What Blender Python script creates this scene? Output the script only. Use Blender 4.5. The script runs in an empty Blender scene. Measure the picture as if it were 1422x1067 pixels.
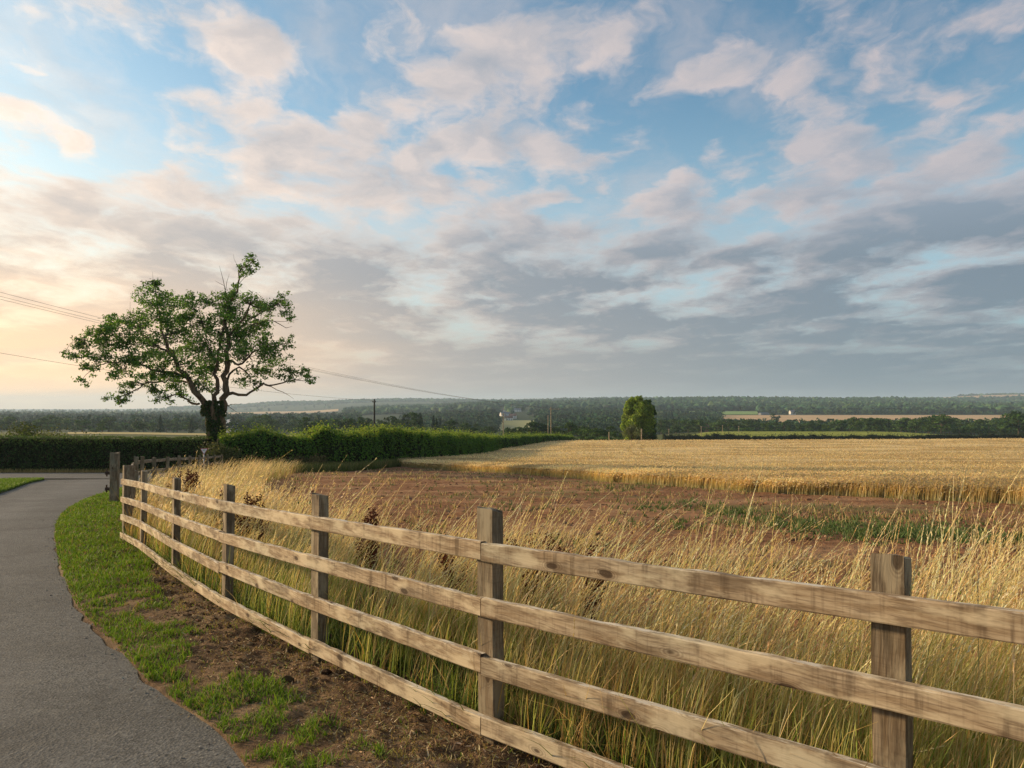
import bpy, bmesh, math, random
import numpy as np
from mathutils import Vector, Matrix, noise as mnoise

rng = np.random.default_rng(7)
random.seed(7)
SC = bpy.context.scene
COL = SC.collection
R = math.radians

# ------------------------------------------------------------------ camera model (photo measured: f = 1000 px on 1422)
EYE = 1.56
PITCH = math.atan(28.5 / 1000)
CP, SP = math.cos(PITCH), math.sin(PITCH)

def at(x, y, Y):
    """point at depth Y on the line of sight through photo pixel (x, y)"""
    a = (533.5 - y) / 1000
    dy = CP - a * SP
    dz = SP + a * CP
    u = (x - 711) / 1000
    return np.array([u / dy * Y, Y, EYE + dz / dy * Y])

# ------------------------------------------------------------------ terrain
ROWS = np.array([60, 110, 160, 200, 260, 330, 360, 450, 600, 800, 1000, 1400, 2000, 3000, 4000, 5000, 9000], float)
COLX = (np.array([-300, 150, 300, 400, 560, 700, 860, 1000, 1200, 1422, 1700]) - 711) / 1000
L = [5.4, 7.5, 9.2, 10.2, 11.7, 13.6, 14.4, 17.2, 24, 28, 30, 31, 36, 42, 45, 47, 72]
LM = [5.4, 7.5, 9.2, 10.4, 12.4, 15, 16, 19, 24, 28, 30, 31, 34, 38, 26, -4, 20]
M5 = [5.4, 7.4, 8.9, 10.6, 13.8, 17, 18, 20, 26, 29, 29, 26, 20, 14, -6, -22, 0]
M7 = [5.4, 7.3, 8.7, 10.6, 14.0, 17.5, 18.5, 21, 27, 29.5, 25, 20, 8, 0, -8, -14, 0]
M8 = [5.4, 7.2, 8.5, 10.6, 14.3, 17.4, 18.2, 20.0, 26, 28, 26, 20, 9, -12, -24, -26, 0]
RT = [5.4, 7.2, 8.4, 10.6, 14.3, 16.8, 16.8, 16.9, 25.5, 27, 26, 20, 9, -18, -20, -20, 0]
R2 = [5.4, 7.2, 8.3, 10.5, 14.2, 16.6, 16.7, 17.0, 25.5, 27, 26, 20, 10, -13, -16, -30, 0]
R4 = [5.4, 7.1, 8.1, 10.3, 14.0, 16.2, 17.0, 20.0, 25.5, 27, 26, 20, 13, 2, -30, -66, 0]
TAB = np.array([L, L, [(a * .6 + b * .4) for a, b in zip(L, LM)], LM, M5, M7, M8, RT, R2, R4, R4], float)
LR = np.log(ROWS)

def sstep(a, b, x):
    t = np.clip((x - a) / (b - a), 0, 1)
    return t * t * (3 - 2 * t)

def ground(X, Y):
    X = np.asarray(X, float); Y = np.asarray(Y, float)
    X, Y = np.broadcast_arrays(X, Y)
    d = np.maximum(Y, np.abs(X) / 1.25)
    d = np.maximum(d, 1.0)
    u = np.clip(X / d, COLX[0], COLX[-1] - 1e-6)
    ld = np.clip(np.log(np.maximum(d, 60.001)), LR[0], LR[-1] - 1e-6)
    ci = np.clip(np.searchsorted(COLX, u, 'right') - 1, 0, len(COLX) - 2)
    ri = np.clip(np.searchsorted(LR, ld, 'right') - 1, 0, len(LR) - 2)
    fu = (u - COLX[ci]) / (COLX[ci + 1] - COLX[ci]); fu = fu * fu * (3 - 2 * fu)
    fr = (ld - LR[ri]) / (LR[ri + 1] - LR[ri])
    # catmull-rom along the distance for a smooth profile
    r0 = np.clip(ri - 1, 0, len(LR) - 1); r1 = ri; r2 = ri + 1; r3 = np.clip(ri + 2, 0, len(LR) - 1)
    def row(c):
        p0, p1, p2, p3 = TAB[c, r0], TAB[c, r1], TAB[c, r2], TAB[c, r3]
        m1 = .35 * (p2 - p0); m2 = .35 * (p3 - p1)
        t = fr
        return (2*t**3-3*t**2+1)*p1 + (t**3-2*t**2+t)*m1 + (-2*t**3+3*t**2)*p2 + (t**3-t**2)*m2
    drop = row(ci) * (1 - fu) + row(ci + 1) * fu
    far = EYE - drop
    plane = -0.064 * np.clip(Y, -40, 90)
    w = sstep(50, 72, d)
    return plane * (1 - w) + far * w

def gz(x, y):
    return float(ground(x, y))

# ------------------------------------------------------------------ numpy noise
def _hash(ix, iy, seed):
    h = (ix * 374761393 + iy * 668265263 + seed * 1442695041) & 0xffffffff
    h = ((h ^ (h >> 13)) * 1274126177) & 0xffffffff
    return ((h ^ (h >> 16)) & 0xffff) / 65535.0

def vnoise(x, y, seed=0):
    x = np.asarray(x, float); y = np.asarray(y, float)
    ix = np.floor(x).astype(np.int64); iy = np.floor(y).astype(np.int64)
    fx = x - ix; fy = y - iy
    fx = fx * fx * (3 - 2 * fx); fy = fy * fy * (3 - 2 * fy)
    a = _hash(ix, iy, seed); b = _hash(ix + 1, iy, seed); c = _hash(ix, iy + 1, seed); d = _hash(ix + 1, iy + 1, seed)
    return (a * (1 - fx) + b * fx) * (1 - fy) + (c * (1 - fx) + d * fx) * fy

def fbm(x, y, seed=0, o=4):
    s = 0; a = .5; t = 0
    for k in range(o):
        s = s + a * vnoise(np.asarray(x) * 2**k + 17.3 * k, np.asarray(y) * 2**k - 9.1 * k, seed + k); t += a; a *= .5
    return s / t

# ------------------------------------------------------------------ object helpers
def link(o, parent=None):
    COL.objects.link(o)
    if parent is not None:
        o.parent = parent
    return o

def tag(o, label=None, cat=None, group=None, kind=None):
    if label: o['label'] = label
    if cat: o['category'] = cat
    if group: o['group'] = group
    if kind: o['kind'] = kind
    return o

def thing(name, label, cat, loc=(0, 0, 0), rz=0, group=None):
    o = bpy.data.objects.new(name, None)
    o.empty_display_size = .3
    o.location = loc; o.rotation_euler = (0, 0, rz)
    link(o)
    return tag(o, label, cat, group)

def npmesh(name, V, F, mats, col=None, smooth=False, mi=None):
    """mesh from arrays: V (n,3); F (m,k) or list of such arrays"""
    if not isinstance(F, (list, tuple)): F = [F]
    me = bpy.data.meshes.new(name)
    V = np.ascontiguousarray(V, dtype=np.float32)
    me.vertices.add(len(V)); me.vertices.foreach_set('co', V.ravel())
    F = [np.asarray(f, dtype=np.int32) for f in F if len(f)]
    idx = np.concatenate([f.ravel() for f in F])
    tot = np.concatenate([np.full(len(f), f.shape[1], np.int32) for f in F])
    st = np.concatenate([[0], np.cumsum(tot)[:-1]]).astype(np.int32)
    me.loops.add(len(idx)); me.loops.foreach_set('vertex_index', idx)
    me.polygons.add(len(tot)); me.polygons.foreach_set('loop_start', st)
    me.polygons.foreach_set('use_smooth', np.full(len(tot), bool(smooth)))
    if not isinstance(mats, (list, tuple)): mats = [mats]
    for m in mats: me.materials.append(m)
    if mi is not None: me.polygons.foreach_set('material_index', np.asarray(mi, np.int32))
    if col is not None:
        c = np.ones((len(V), 4), np.float32); c[:, :3] = col
        at_ = me.color_attributes.new('Col', 'FLOAT_COLOR', 'POINT')
        at_.data.foreach_set('color', c.ravel())
    me.update(calc_edges=True)
    return me

def mobj(name, me, parent=None, loc=(0, 0, 0), rot=(0, 0, 0)):
    o = bpy.data.objects.new(name, me); o.location = loc; o.rotation_euler = rot
    return link(o, parent)

class MB:
    """collects simple pieces into one mesh"""
    def __init__(s): s.v = []; s.f4 = []; s.f3 = []; s.c = []; s.n = 0
    def add(s, V, F4=None, F3=None, col=None):
        V = np.asarray(V, float)
        if F4 is not None and len(F4): s.f4.append(np.asarray(F4, int) + s.n)
        if F3 is not None and len(F3): s.f3.append(np.asarray(F3, int) + s.n)
        s.v.append(V); s.n += len(V)
        s.c.append(np.broadcast_to(np.asarray(col if col is not None else (1, 1, 1), float), (len(V), 3)))
    def box(s, lo, hi, col=None):
        x0, y0, z0 = lo; x1, y1, z1 = hi
        V = [(x0,y0,z0),(x1,y0,z0),(x1,y1,z0),(x0,y1,z0),(x0,y0,z1),(x1,y0,z1),(x1,y1,z1),(x0,y1,z1)]
        s.add(V, [(0,3,2,1),(4,5,6,7),(0,1,5,4),(1,2,6,5),(2,3,7,6),(3,0,4,7)], col=col)
    def tube(s, P, rad, n=7, col=None, jit=0):
        P = np.asarray(P, float); m = len(P); rad = np.broadcast_to(np.asarray(rad, float), (m,))
        T = np.gradient(P, axis=0); T /= np.linalg.norm(T, axis=1)[:, None] + 1e-9
        ref = np.array([.31, .9, .17])
        A = np.cross(T, ref); bad = np.linalg.norm(A, axis=1) < .1
        if bad.any(): A[bad] = np.cross(T[bad], np.array([1., 0, 0]))
        A /= np.linalg.norm(A, axis=1)[:, None]; B = np.cross(T, A)
        th = np.linspace(0, 2 * np.pi, n, endpoint=False)
        rr = rad[:, None] * (1 + jit * (rng.random((m, n)) - .5))
        V = P[:, None] + rr[..., None] * (np.cos(th)[None, :, None] * A[:, None] + np.sin(th)[None, :, None] * B[:, None])
        i = np.arange(m - 1)[:, None] * n; j = np.arange(n)[None]; k = (np.arange(n)[None] + 1) % n
        F = np.stack([i + j, i + k, i + n + k, i + n + j], -1).reshape(-1, 4)
        s.add(V.reshape(-1, 3), F, col=col)
        e = len(s.v); b = s.n - m * n
        s.add([P[0], P[-1]], F3=None, col=col if col is None or np.ndim(col) == 1 else (1, 1, 1))
        c0, c1 = s.n - 2, s.n - 1
        jj = np.arange(n); kk = (jj + 1) % n
        s.f3.append(np.stack([np.full(n, c0), b + kk, b + jj], -1)); s.f3.append(np.stack([np.full(n, c1), b + (m-1)*n + jj, b + (m-1)*n + kk], -1))
    def mesh(s, name, mats, smooth=False, usecol=False):
        V = np.concatenate(s.v); F = []
        if s.f4: F.append(np.concatenate(s.f4))
        if s.f3: F.append(np.concatenate(s.f3))
        return npmesh(name, V, F, mats, col=np.concatenate(s.c) if usecol else None, smooth=smooth)

# ------------------------------------------------------------------ materials
class NT:
    def __init__(s, name):
        s.m = bpy.data.materials.new(name); s.m.use_nodes = True
        s.t = s.m.node_tree; s.t.nodes.clear()
        s.out = s.n('ShaderNodeOutputMaterial')
    def n(s, typ, props=None, **ins):
        nd = s.t.nodes.new(typ)
        for k, v in (props or {}).items(): setattr(nd, k, v)
        for k, v in ins.items():
            key = k.replace('_', ' ')
            sock = nd.inputs[int(k[1:])] if k[0] == 'i' and k[1:].isdigit() else nd.inputs[key]
            s.put(sock, v)
        return nd
    def put(s, sock, v):
        if isinstance(v, bpy.types.NodeSocket): s.t.links.new(v, sock)
        elif isinstance(v, (tuple, list)):
            sock.default_value = tuple(v) + (1,) if len(v) == 3 and sock.type == 'RGBA' else v
        else: sock.default_value = v
    def math(s, op, a, b=0.0, c=None, clamp=False):
        nd = s.t.nodes.new('ShaderNodeMath'); nd.operation = op; nd.use_clamp = clamp
        s.put(nd.inputs[0], a); s.put(nd.inputs[1], b)
        if c is not None: s.put(nd.inputs[2], c)
        return nd.outputs[0]
    def vmath(s, op, a, b=(0, 0, 0), out=0):
        nd = s.t.nodes.new('ShaderNodeVectorMath'); nd.operation = op
        s.put(nd.inputs[0], a)
        if op == 'SCALE': s.put(nd.inputs['Scale'], b)
        else: s.put(nd.inputs[1], b)
        return nd.outputs[out]
    def mix(s, f, a, b, blend='MIX'):
        nd = s.t.nodes.new('ShaderNodeMix'); nd.data_type = 'RGBA'; nd.blend_type = blend
        s.put(nd.inputs[0], f); s.put(nd.inputs[6], a); s.put(nd.inputs[7], b)
        return nd.outputs[2]
    def ss(s, x, a, b, lo=0.0, hi=1.0):
        nd = s.t.nodes.new('ShaderNodeMapRange'); nd.interpolation_type = 'SMOOTHSTEP'
        s.put(nd.inputs[0], x)
        for i, v in zip((1, 2, 3, 4), (a, b, lo, hi)): s.put(nd.inputs[i], v)
        return nd.outputs[0]
    def noise(s, vec, scale, detail=4, rough=.5, dist=0.0, out=0):
        nd = s.n('ShaderNodeTexNoise', Vector=vec, Scale=scale, Detail=detail, Roughness=rough, Distortion=dist)
        return nd.outputs[out]
    def voro(s, vec, scale, feature='F1', out=0):
        nd = s.n('ShaderNodeTexVoronoi', {'feature': feature}, Vector=vec, Scale=scale)
        return nd.outputs[out]
    def coord(s, kind='Object'): return s.n('ShaderNodeTexCoord').outputs[kind]
    def geo(s, o='Position'): return s.n('ShaderNodeNewGeometry').outputs[o]
    def map(s, vec, scale=(1, 1, 1), loc=(0, 0, 0), rot=(0, 0, 0)):
        nd = s.n('ShaderNodeMapping', Vector=vec, Scale=scale, Location=loc, Rotation=rot); return nd.outputs[0]
    def attr(s, name='Col'): return s.n('ShaderNodeAttribute', {'attribute_name': name}).outputs['Color']
    def orand(s): return s.n('ShaderNodeObjectInfo').outputs['Random']
    def bump(s, h, strength=.5, dist=.02):
        return s.n('ShaderNodeBump', Height=h, Strength=strength, Distance=dist).outputs[0]
    def finish(s, color, rough=.8, normal=None, spec=.3, transl=0.0, tcol=None):
        b = s.n('ShaderNodeBsdfPrincipled', Roughness=rough)
        s.put(b.inputs['Base Color'], color); s.put(b.inputs['Specular IOR Level'], spec)
        if normal is not None: s.put(b.inputs['Normal'], normal)
        sh = b.outputs[0]
        if transl > 0:
            t = s.n('ShaderNodeBsdfTranslucent'); s.put(t.inputs['Color'], tcol if tcol is not None else color)
            mx = s.n('ShaderNodeMixShader'); s.put(mx.inputs[0], transl)
            s.t.links.new(sh, mx.inputs[1]); s.t.links.new(t.outputs[0], mx.inputs[2]); sh = mx.outputs[0]
        s.t.links.new(sh, s.out.inputs['Surface'])
        return s.m

def m_plain(name, col, rough=.7, spec=.3, var=.15, scale=3.0):
    k = NT(name); p = k.geo()
    n = k.noise(p, scale, 5, .6)
    c = k.mix(n, tuple(x * (1 - var) for x in col), tuple(min(1, x * (1 + var)) for x in col))
    return k.finish(c, rough, spec=spec)

def m_leaf(name, transl=.35, rough=.6, spec=.25):
    k = NT(name); c = k.attr()
    return k.finish(c, rough, spec=spec, transl=transl, tcol=k.mix(.5, c, k.mix(1.0, c, (1.25, 1.2, .5), 'MULTIPLY')))

def m_crown(name, c0, c1, transl=.25):
    """leaves whose tint also varies from tree to tree"""
    k = NT(name); c = k.attr(); r = k.orand()
    t = k.mix(r, c0, c1)
    c = k.mix(1.0, c, t, 'MULTIPLY')
    return k.finish(c, .75, spec=.15, transl=transl)

def m_wood(name, axis, tone=1.0, green=0.0):
    k = NT(name)
    o = k.coord('Object'); r = k.orand()
    off = k.n('ShaderNodeCombineXYZ', X=k.math('MULTIPLY', r, 37.0), Y=k.math('MULTIPLY', r, 91.0), Z=k.math('MULTIPLY', r, 53.0)).outputs[0]
    p = k.vmath('ADD', o, off)
    lng = (2.6, 34, 34) if axis == 'X' else (34, 34, 2.6)
    fine = (7, 115, 115) if axis == 'X' else (125, 125, 6)
    warp = k.noise(p, 3.0, 3, .5, out=1)
    pw = k.vmath('ADD', p, k.vmath('SCALE', k.vmath('SUBTRACT', warp, (.5, .5, .5)), .035))
    g1 = k.noise(k.map(pw, lng), 1.0, 4, .6)
    g2 = k.noise(k.map(pw, fine), 1.0, 3, .6)
    blot = k.noise(k.map(p, (2.2, 5, 5) if axis == 'X' else (5, 5, 2.2)), 1.0, 5, .62)
    drip = k.noise(k.map(p, (16, 2.0, 2.0) if axis == 'X' else (14, 14, .8)), 1.0, 4, .6)
    kn = k.voro(k.map(pw, (3.2, 7.5, 7.5) if axis == 'X' else (7.5, 7.5, 3.2)), 1.0)
    knot = k.ss(kn, .09, .16, 1.0, 0.0)
    ring = k.math('MULTIPLY', k.ss(kn, .13, .30, 1.0, 0.0), k.math('ADD', k.math('MULTIPLY', k.math('SINE', k.math('MULTIPLY', kn, 130.0)), .5), .5))
    c = k.mix(k.ss(g1, .3, .7), (.27*tone, .19*tone, .11*tone), (.475*tone, .375*tone, .25*tone))
    c = k.mix(k.math('MULTIPLY', k.ss(g2, .47, .62), .55), c, (.12*tone, .078*tone, .045*tone))
    saw = k.noise(k.map(p, (75, 3, 3) if axis == 'X' else (3, 3, 60)), 1.0, 3, .6)
    c = k.mix(k.math('MULTIPLY', k.ss(saw, .5, .68), .30), c, (.14*tone, .095*tone, .06*tone))
    c = k.mix(k.math('MULTIPLY', k.ss(blot, .50, .66), .58), c, (.125*tone, .092*tone, .062*tone))
    c = k.mix(k.math('MULTIPLY', k.ss(drip, .55, .68), .62), c, (.09*tone, .06*tone, .036*tone))
    pale = k.noise(k.map(p, (3, 9, 9) if axis == 'X' else (9, 9, 3), loc=(5, 5, 5)), 1.0, 5, .6)
    c = k.mix(k.math('MULTIPLY', k.ss(pale, .47, .62), .8), c, (.58*tone, .48*tone, .32*tone))
    c = k.mix(k.math('MULTIPLY', ring, .55), c, (.10, .06, .035))
    c = k.mix(k.math('MULTIPLY', knot, .85), c, (.05, .03, .018))
    wb = k.noise(k.map(p, (1.1, 2, 2) if axis == 'X' else (2, 2, 1.1), loc=(9, 2, 4)), 1.0, 3, .5)
    c = k.mix(k.math('MULTIPLY', k.ss(wb, .45, .65), .45), c, k.mix(1.0, c, (.80, .92, 1.02), 'MULTIPLY'))
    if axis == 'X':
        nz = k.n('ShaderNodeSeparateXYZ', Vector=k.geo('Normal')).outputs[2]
        chip_highlight = k.noise(k.map(p, (7, 30, 30)), 1.0, 5, .65)
        c = k.mix(k.math('MULTIPLY', k.ss(nz, .45, .8), k.ss(chip_highlight, .47, .60)), c, (.62, .56, .45))  # worn pale chips plus a painted top-edge highlight on upward faces
    if green > 0:
        gr = k.noise(p, 5.0, 4, .6)
        c = k.mix(k.math('MULTIPLY', k.ss(gr, .4, .65), green), c, (.15, .17, .12))
    h = k.math('ADD', k.math('MULTIPLY', g1, .6), k.math('MULTIPLY', g2, .5))
    h = k.math('SUBTRACT', h, k.math('MULTIPLY', knot, .4))
    return k.finish(c, .85, k.bump(h, .55, .006), spec=.15)

M = {}
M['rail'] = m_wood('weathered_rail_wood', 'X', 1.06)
M['post'] = m_wood('weathered_post_wood', 'Z', .62, .10)
M['greywood'] = m_wood('grey_wood', 'Z', .6, .5)
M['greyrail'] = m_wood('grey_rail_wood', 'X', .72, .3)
M['pole'] = m_wood('pole_wood', 'Z', .45)
M['leaf'] = m_leaf('leaf'); M['grass'] = m_leaf('grass_blade', .3, .65, .2); M['straw'] = m_leaf('dry_grass_blade', .40, .55, .3)
M['litter'] = m_leaf('dead_plant', .1, .9, .1)
M['crown'] = m_crown('tree_crown', (.62, .74, .62), (1.75, 1.45, 1.25))
M['wood_mass'] = m_crown('woodland_canopy', (1, 1, 1), (1, 1, 1), .0)

def m_bark(name, c0, c1):
    k = NT(name); p = k.geo()
    n = k.noise(k.map(p, (9, 9, 2.2)), 1.0, 6, .65); n2 = k.noise(p, .9, 3, .5)
    c = k.mix(k.ss(n, .3, .7), c0, c1); c = k.mix(k.math('MULTIPLY', k.ss(n2, .45, .7), .5), c, (.16, .14, .08))
    return k.finish(c, .9, k.bump(n, .8, .05), spec=.1)
M['bark'] = m_bark('ash_bark', (.07, .045, .028), (.24, .165, .095))
M['bark2'] = m_bark('tree_bark', (.05, .04, .03), (.14, .11, .08))

def m_asphalt():
    k = NT('worn_asphalt'); p = k.geo()
    a = k.noise(p, 70, 4, .75); v = k.voro(p, 55, out=1); b = k.noise(k.map(p, (.35, .9, 1)), 1.0, 5, .6); d = k.noise(p, 6, 4, .6)
    crack = k.voro(k.vmath('ADD', p, k.vmath('SCALE', k.noise(p, 2.5, 4, .6, out=1), .5)), .75, 'DISTANCE_TO_EDGE')
    c = k.mix(k.ss(a, .3, .72), (.052, .052, .048), (.19, .188, .17))
    c = k.mix(.45, c, k.mix(k.n('ShaderNodeSeparateColor', Color=v).outputs[0], (.05, .05, .047), (.26, .255, .235)))
    c = k.mix(k.math('MULTIPLY', k.ss(b, .38, .7), .45), c, (.085, .083, .074))
    tr = k.n('ShaderNodeSeparateColor', Color=k.attr()).outputs[0]
    c = k.mix(k.math('MULTIPLY', k.math('MULTIPLY', tr, k.ss(k.noise(k.map(p, (.5, .5, 1)), 1.0, 4, .6), .3, .6)), .42), c, (.215, .21, .195))
    c = k.mix(k.math('MULTIPLY', k.ss(k.noise(k.map(p, (1.1, .6, 1), loc=(3, 7, 0)), 1.0, 6, .7), .54, .66), .5), c, (.062, .061, .056))
    c = k.mix(k.math('MULTIPLY', k.ss(d, .5, .72), .3), c, (.21, .195, .16))
    c = k.mix(k.math('MULTIPLY', k.ss(crack, .0, .012, 1, 0), .22), c, (.03, .03, .028))
    h = k.math('ADD', a, k.math('MULTIPLY', k.voro(p, 55), .8))
    return k.finish(c, .82, k.bump(h, .6, .012), spec=.12)
M['asphalt'] = m_asphalt()

def m_soil(name, dark, mid, pale, big=.5, clod=9, bumpd=.06, green=None):
    k = NT(name); p = k.geo()
    a = k.noise(p, clod, 6, .65); b = k.noise(k.map(p, (big * .5, big, big)), 1.0, 5, .6); f = k.noise(p, clod * 8, 3, .6)
    c = k.mix(k.ss(a, .33, .68), dark, mid)
    c = k.mix(k.math('MULTIPLY', k.ss(b, .42, .7), .7), c, pale)
    c = k.mix(k.math('MULTIPLY', k.ss(f, .55, .7), .4), c, pale)
    if green:
        g = k.noise(k.map(p, (.12, .28, .3)), 1.0, 5, .65)
        c = k.mix(k.math('MULTIPLY', k.ss(g, .52, .64), .55), c, green)
    h = k.math('ADD', a, k.math('MULTIPLY', f, .35))
    return k.finish(c, .95, k.bump(h, .8, bumpd), spec=.1)
M['field_soil'] = m_soil('red_field_soil', (.14, .066, .030), (.34, .165, .074), (.45, .27, .14), .5, 5, .10, (.17, .16, .06))
M['verge_soil'] = m_soil('verge_soil', (.075, .045, .024), (.20, .125, .068), (.34, .24, .135), 1.2, 12, .03)

def m_ground():
    k = NT('meadow_ground'); p = k.geo()
    a = k.noise(p, 2.5, 6, .65); b = k.noise(p, .25, 4, .6)
    c = k.mix(k.ss(a, .3, .7), (.040, .062, .012), (.10, .12, .03))
    c = k.mix(k.math('MULTIPLY', k.ss(b, .45, .65), .5), c, (.15, .12, .05))
    y = k.n('ShaderNodeSeparateXYZ', Vector=p).outputs[1]
    far = k.mix(k.noise(p, .03, 6, .7), (.018, .034, .014), (.05, .075, .028))
    c = k.mix(k.ss(y, 430, 620), c, far)
    return k.finish(c, .95, k.bump(a, .6, .08), spec=.1)
M['ground'] = m_ground()

def m_field(name, c0, c1, sc=(.02, .2, 1), amt=1.0, scale=1.0):
    k = NT(name); p = k.geo()
    a = k.noise(k.map(p, sc), scale, 6, .65); f = k.noise(p, .6, 4, .7)
    c = k.mix(k.ss(a, .3, .7), c0, c1); c = k.mix(k.math('MULTIPLY', f, .35), c, tuple(x * .7 for x in c0))
    return k.finish(c, .95, spec=.1)
M['f_green'] = m_field('young_crop', (.24, .27, .035), (.33, .34, .06), (.02, .06, 1))
M['f_pasture'] = m_field('pasture', (.19, .30, .08), (.25, .36, .11))
M['f_tan'] = m_field('ripe_field', (.52, .33, .16), (.66, .47, .26), (.01, .04, 1))
M['f_pale'] = m_field('pale_meadow', (.32, .32, .12), (.40, .36, .17))
M['f_stub'] = m_field('stubble_field', (.34, .30, .10), (.55, .42, .19), (.05, .12, 1))

def m_barley():
    k = NT('barley_canopy'); p = k.geo()
    a = k.noise(k.map(p, (.05, .16, 1), rot=(0, 0, R(-14))), 1.0, 6, .6); f = k.noise(p, 5, 5, .7); g = k.noise(k.map(p, (.5, .09, 1), rot=(0, 0, R(35))), 1.0, 3, .6)
    c = k.mix(k.ss(a, .38, .60), (.46, .30, .11), (.80, .62, .32))
    c = k.mix(k.math('MULTIPLY', k.ss(f, .35, .7), .35), c, (.42, .27, .09))
    c = k.mix(k.math('MULTIPLY', k.ss(g, .62, .72), .25), c, (.66, .50, .25))
    sx = k.n('ShaderNodeSeparateXYZ', Vector=p); X, Y = sx.outputs[0], sx.outputs[1]
    f_ = k.math('ADD', k.math('MULTIPLY', k.math('MULTIPLY', Y, Y), .00169), k.math('ADD', k.math('MULTIPLY', Y, -.209), 21.3))
    t_ = k.math('ABSOLUTE', k.math('SUBTRACT', k.math('FLOORED_MODULO', k.math('ADD', k.math('SUBTRACT', X, f_), 12.0), 24.0), 12.0))
    c = k.mix(k.math('MULTIPLY', k.ss(k.math('ABSOLUTE', k.math('SUBTRACT', t_, .95)), .2, .5, 1.0, 0.0), .6), c, (.34, .22, .075))
    return k.finish(c, .9, k.bump(f, .9, .25), spec=.1)
M['barley'] = m_barley()
SUN_E = 3.9; SKY_S = .115; HAZE = 1.1e-4
CLOUD_BLOBS = [(-0.6, 1.43, 0.15, 0.1),(-0.58, 1.57, 0.11, 0.14),(-0.67, 1.78, 0.14, 0.14),(-0.67, 1.98, 0.15, 0.12),(-1.08, 1.54, 0.09, 0.1),(-0.77, 1.39, 0.06, 0.08),(-1.19, 1.86, 0.08, 0.1),(-1.07, 1.83, 0.05, 0.1),(-0.81, 1.67, 0.08, 0.07),(-0.4, 1.49, 0.08, 0.07),(-0.16, 1.53, 0.18, 0.13),(-0.04, 1.73, 0.18, 0.09),(-0.34, 1.86, 0.14, 0.12),(-0.32, 2.11, 0.19, 0.13),(-0.55, 2.01, 0.15, 0.08),(-0.97, 2.19, 0.24, 0.08),(0.07, 1.5, 0.14, 0.07),(0.02, 2.07, 0.15, 0.07),(0.25, 2.05, 0.13, 0.08),(0.57, 2.37, 0.18, 0.1),(0.44, 1.61, 0.11, 0.06),(0.79, 1.91, 0.16, 0.1),(1.04, 2.1, 0.27, 0.12),(0.94, 2.33, 0.14, 0.08),(1.5, 2.37, 0.32, 0.13),(0.71, 1.67, 0.11, 0.05),(0.95, 1.58, 0.15, 0.04),(-0.05, 2.51, 0.19, 0.06),(-1.03, 1.64, 0.21, -0.16),(-0.74, 1.52, 0.13, -0.12),(-0.99, 1.93, 0.2, -0.12),(-1.24, 2.08, 0.18, -0.1),(-0.47, 1.65, 0.13, -0.12),(-0.36, 1.4, 0.11, -0.1),(0.31, 1.82, 0.21, -0.1),(0.42, 2.21, 0.11, -0.08),(0.57, 1.88, 0.19, -0.1),(0.5, 1.46, 0.16, -0.06),(-0.11, 2.12, 0.1, -0.08),(0.8, 1.49, 0.14, -0.05),(0.27, 2.44, 0.17, -0.07),(0.62, 2.14, 0.14, -0.08),(0.94, 2.67, 0.19, -0.06),(-0.76, 2.41, 0.21, -0.05),]
# ------------------------------------------------------------------ camera, sun, sky
SUN_AZ, SUN_EL = R(-67), R(14)          # azimuth measured from straight ahead (+Y) towards +X
SD = Vector((math.sin(SUN_AZ) * math.cos(SUN_EL), math.cos(SUN_AZ) * math.cos(SUN_EL), math.sin(SUN_EL)))

cam = bpy.data.cameras.new('camera'); camo = bpy.data.objects.new('camera', cam); COL.objects.link(camo)
cam.sensor_width = 36; cam.lens = 36 * 1000 / 1422; cam.clip_start = .05; cam.clip_end = 60000
camo.location = (0, 0, EYE); camo.rotation_euler = (R(90) + PITCH, 0, 0)
SC.camera = camo

sun = bpy.data.lights.new('sun', 'SUN'); sun.energy = SUN_E; sun.angle = R(5); sun.color = (1.0, .74, .45)
suno = bpy.data.objects.new('sun', sun); COL.objects.link(suno)
suno.rotation_euler = (-SD).to_track_quat('-Z', 'Y').to_euler()

SC.view_settings.view_transform = 'Standard'; SC.view_settings.look = 'None'
SC.view_settings.exposure = .64; SC.view_settings.gamma = 1
SC.cycles.max_bounces = 6; SC.cycles.diffuse_bounces = 3; SC.cycles.transmission_bounces = 4; SC.cycles.transparent_max_bounces = 8
SC.cycles.volume_bounces = 1
SC.cycles.use_denoising = True
try: SC.cycles.denoising_prefilter = 'NONE'
except Exception: pass
try: SC.cycles.denoiser = 'OPENIMAGEDENOISE'
except Exception: pass

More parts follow.
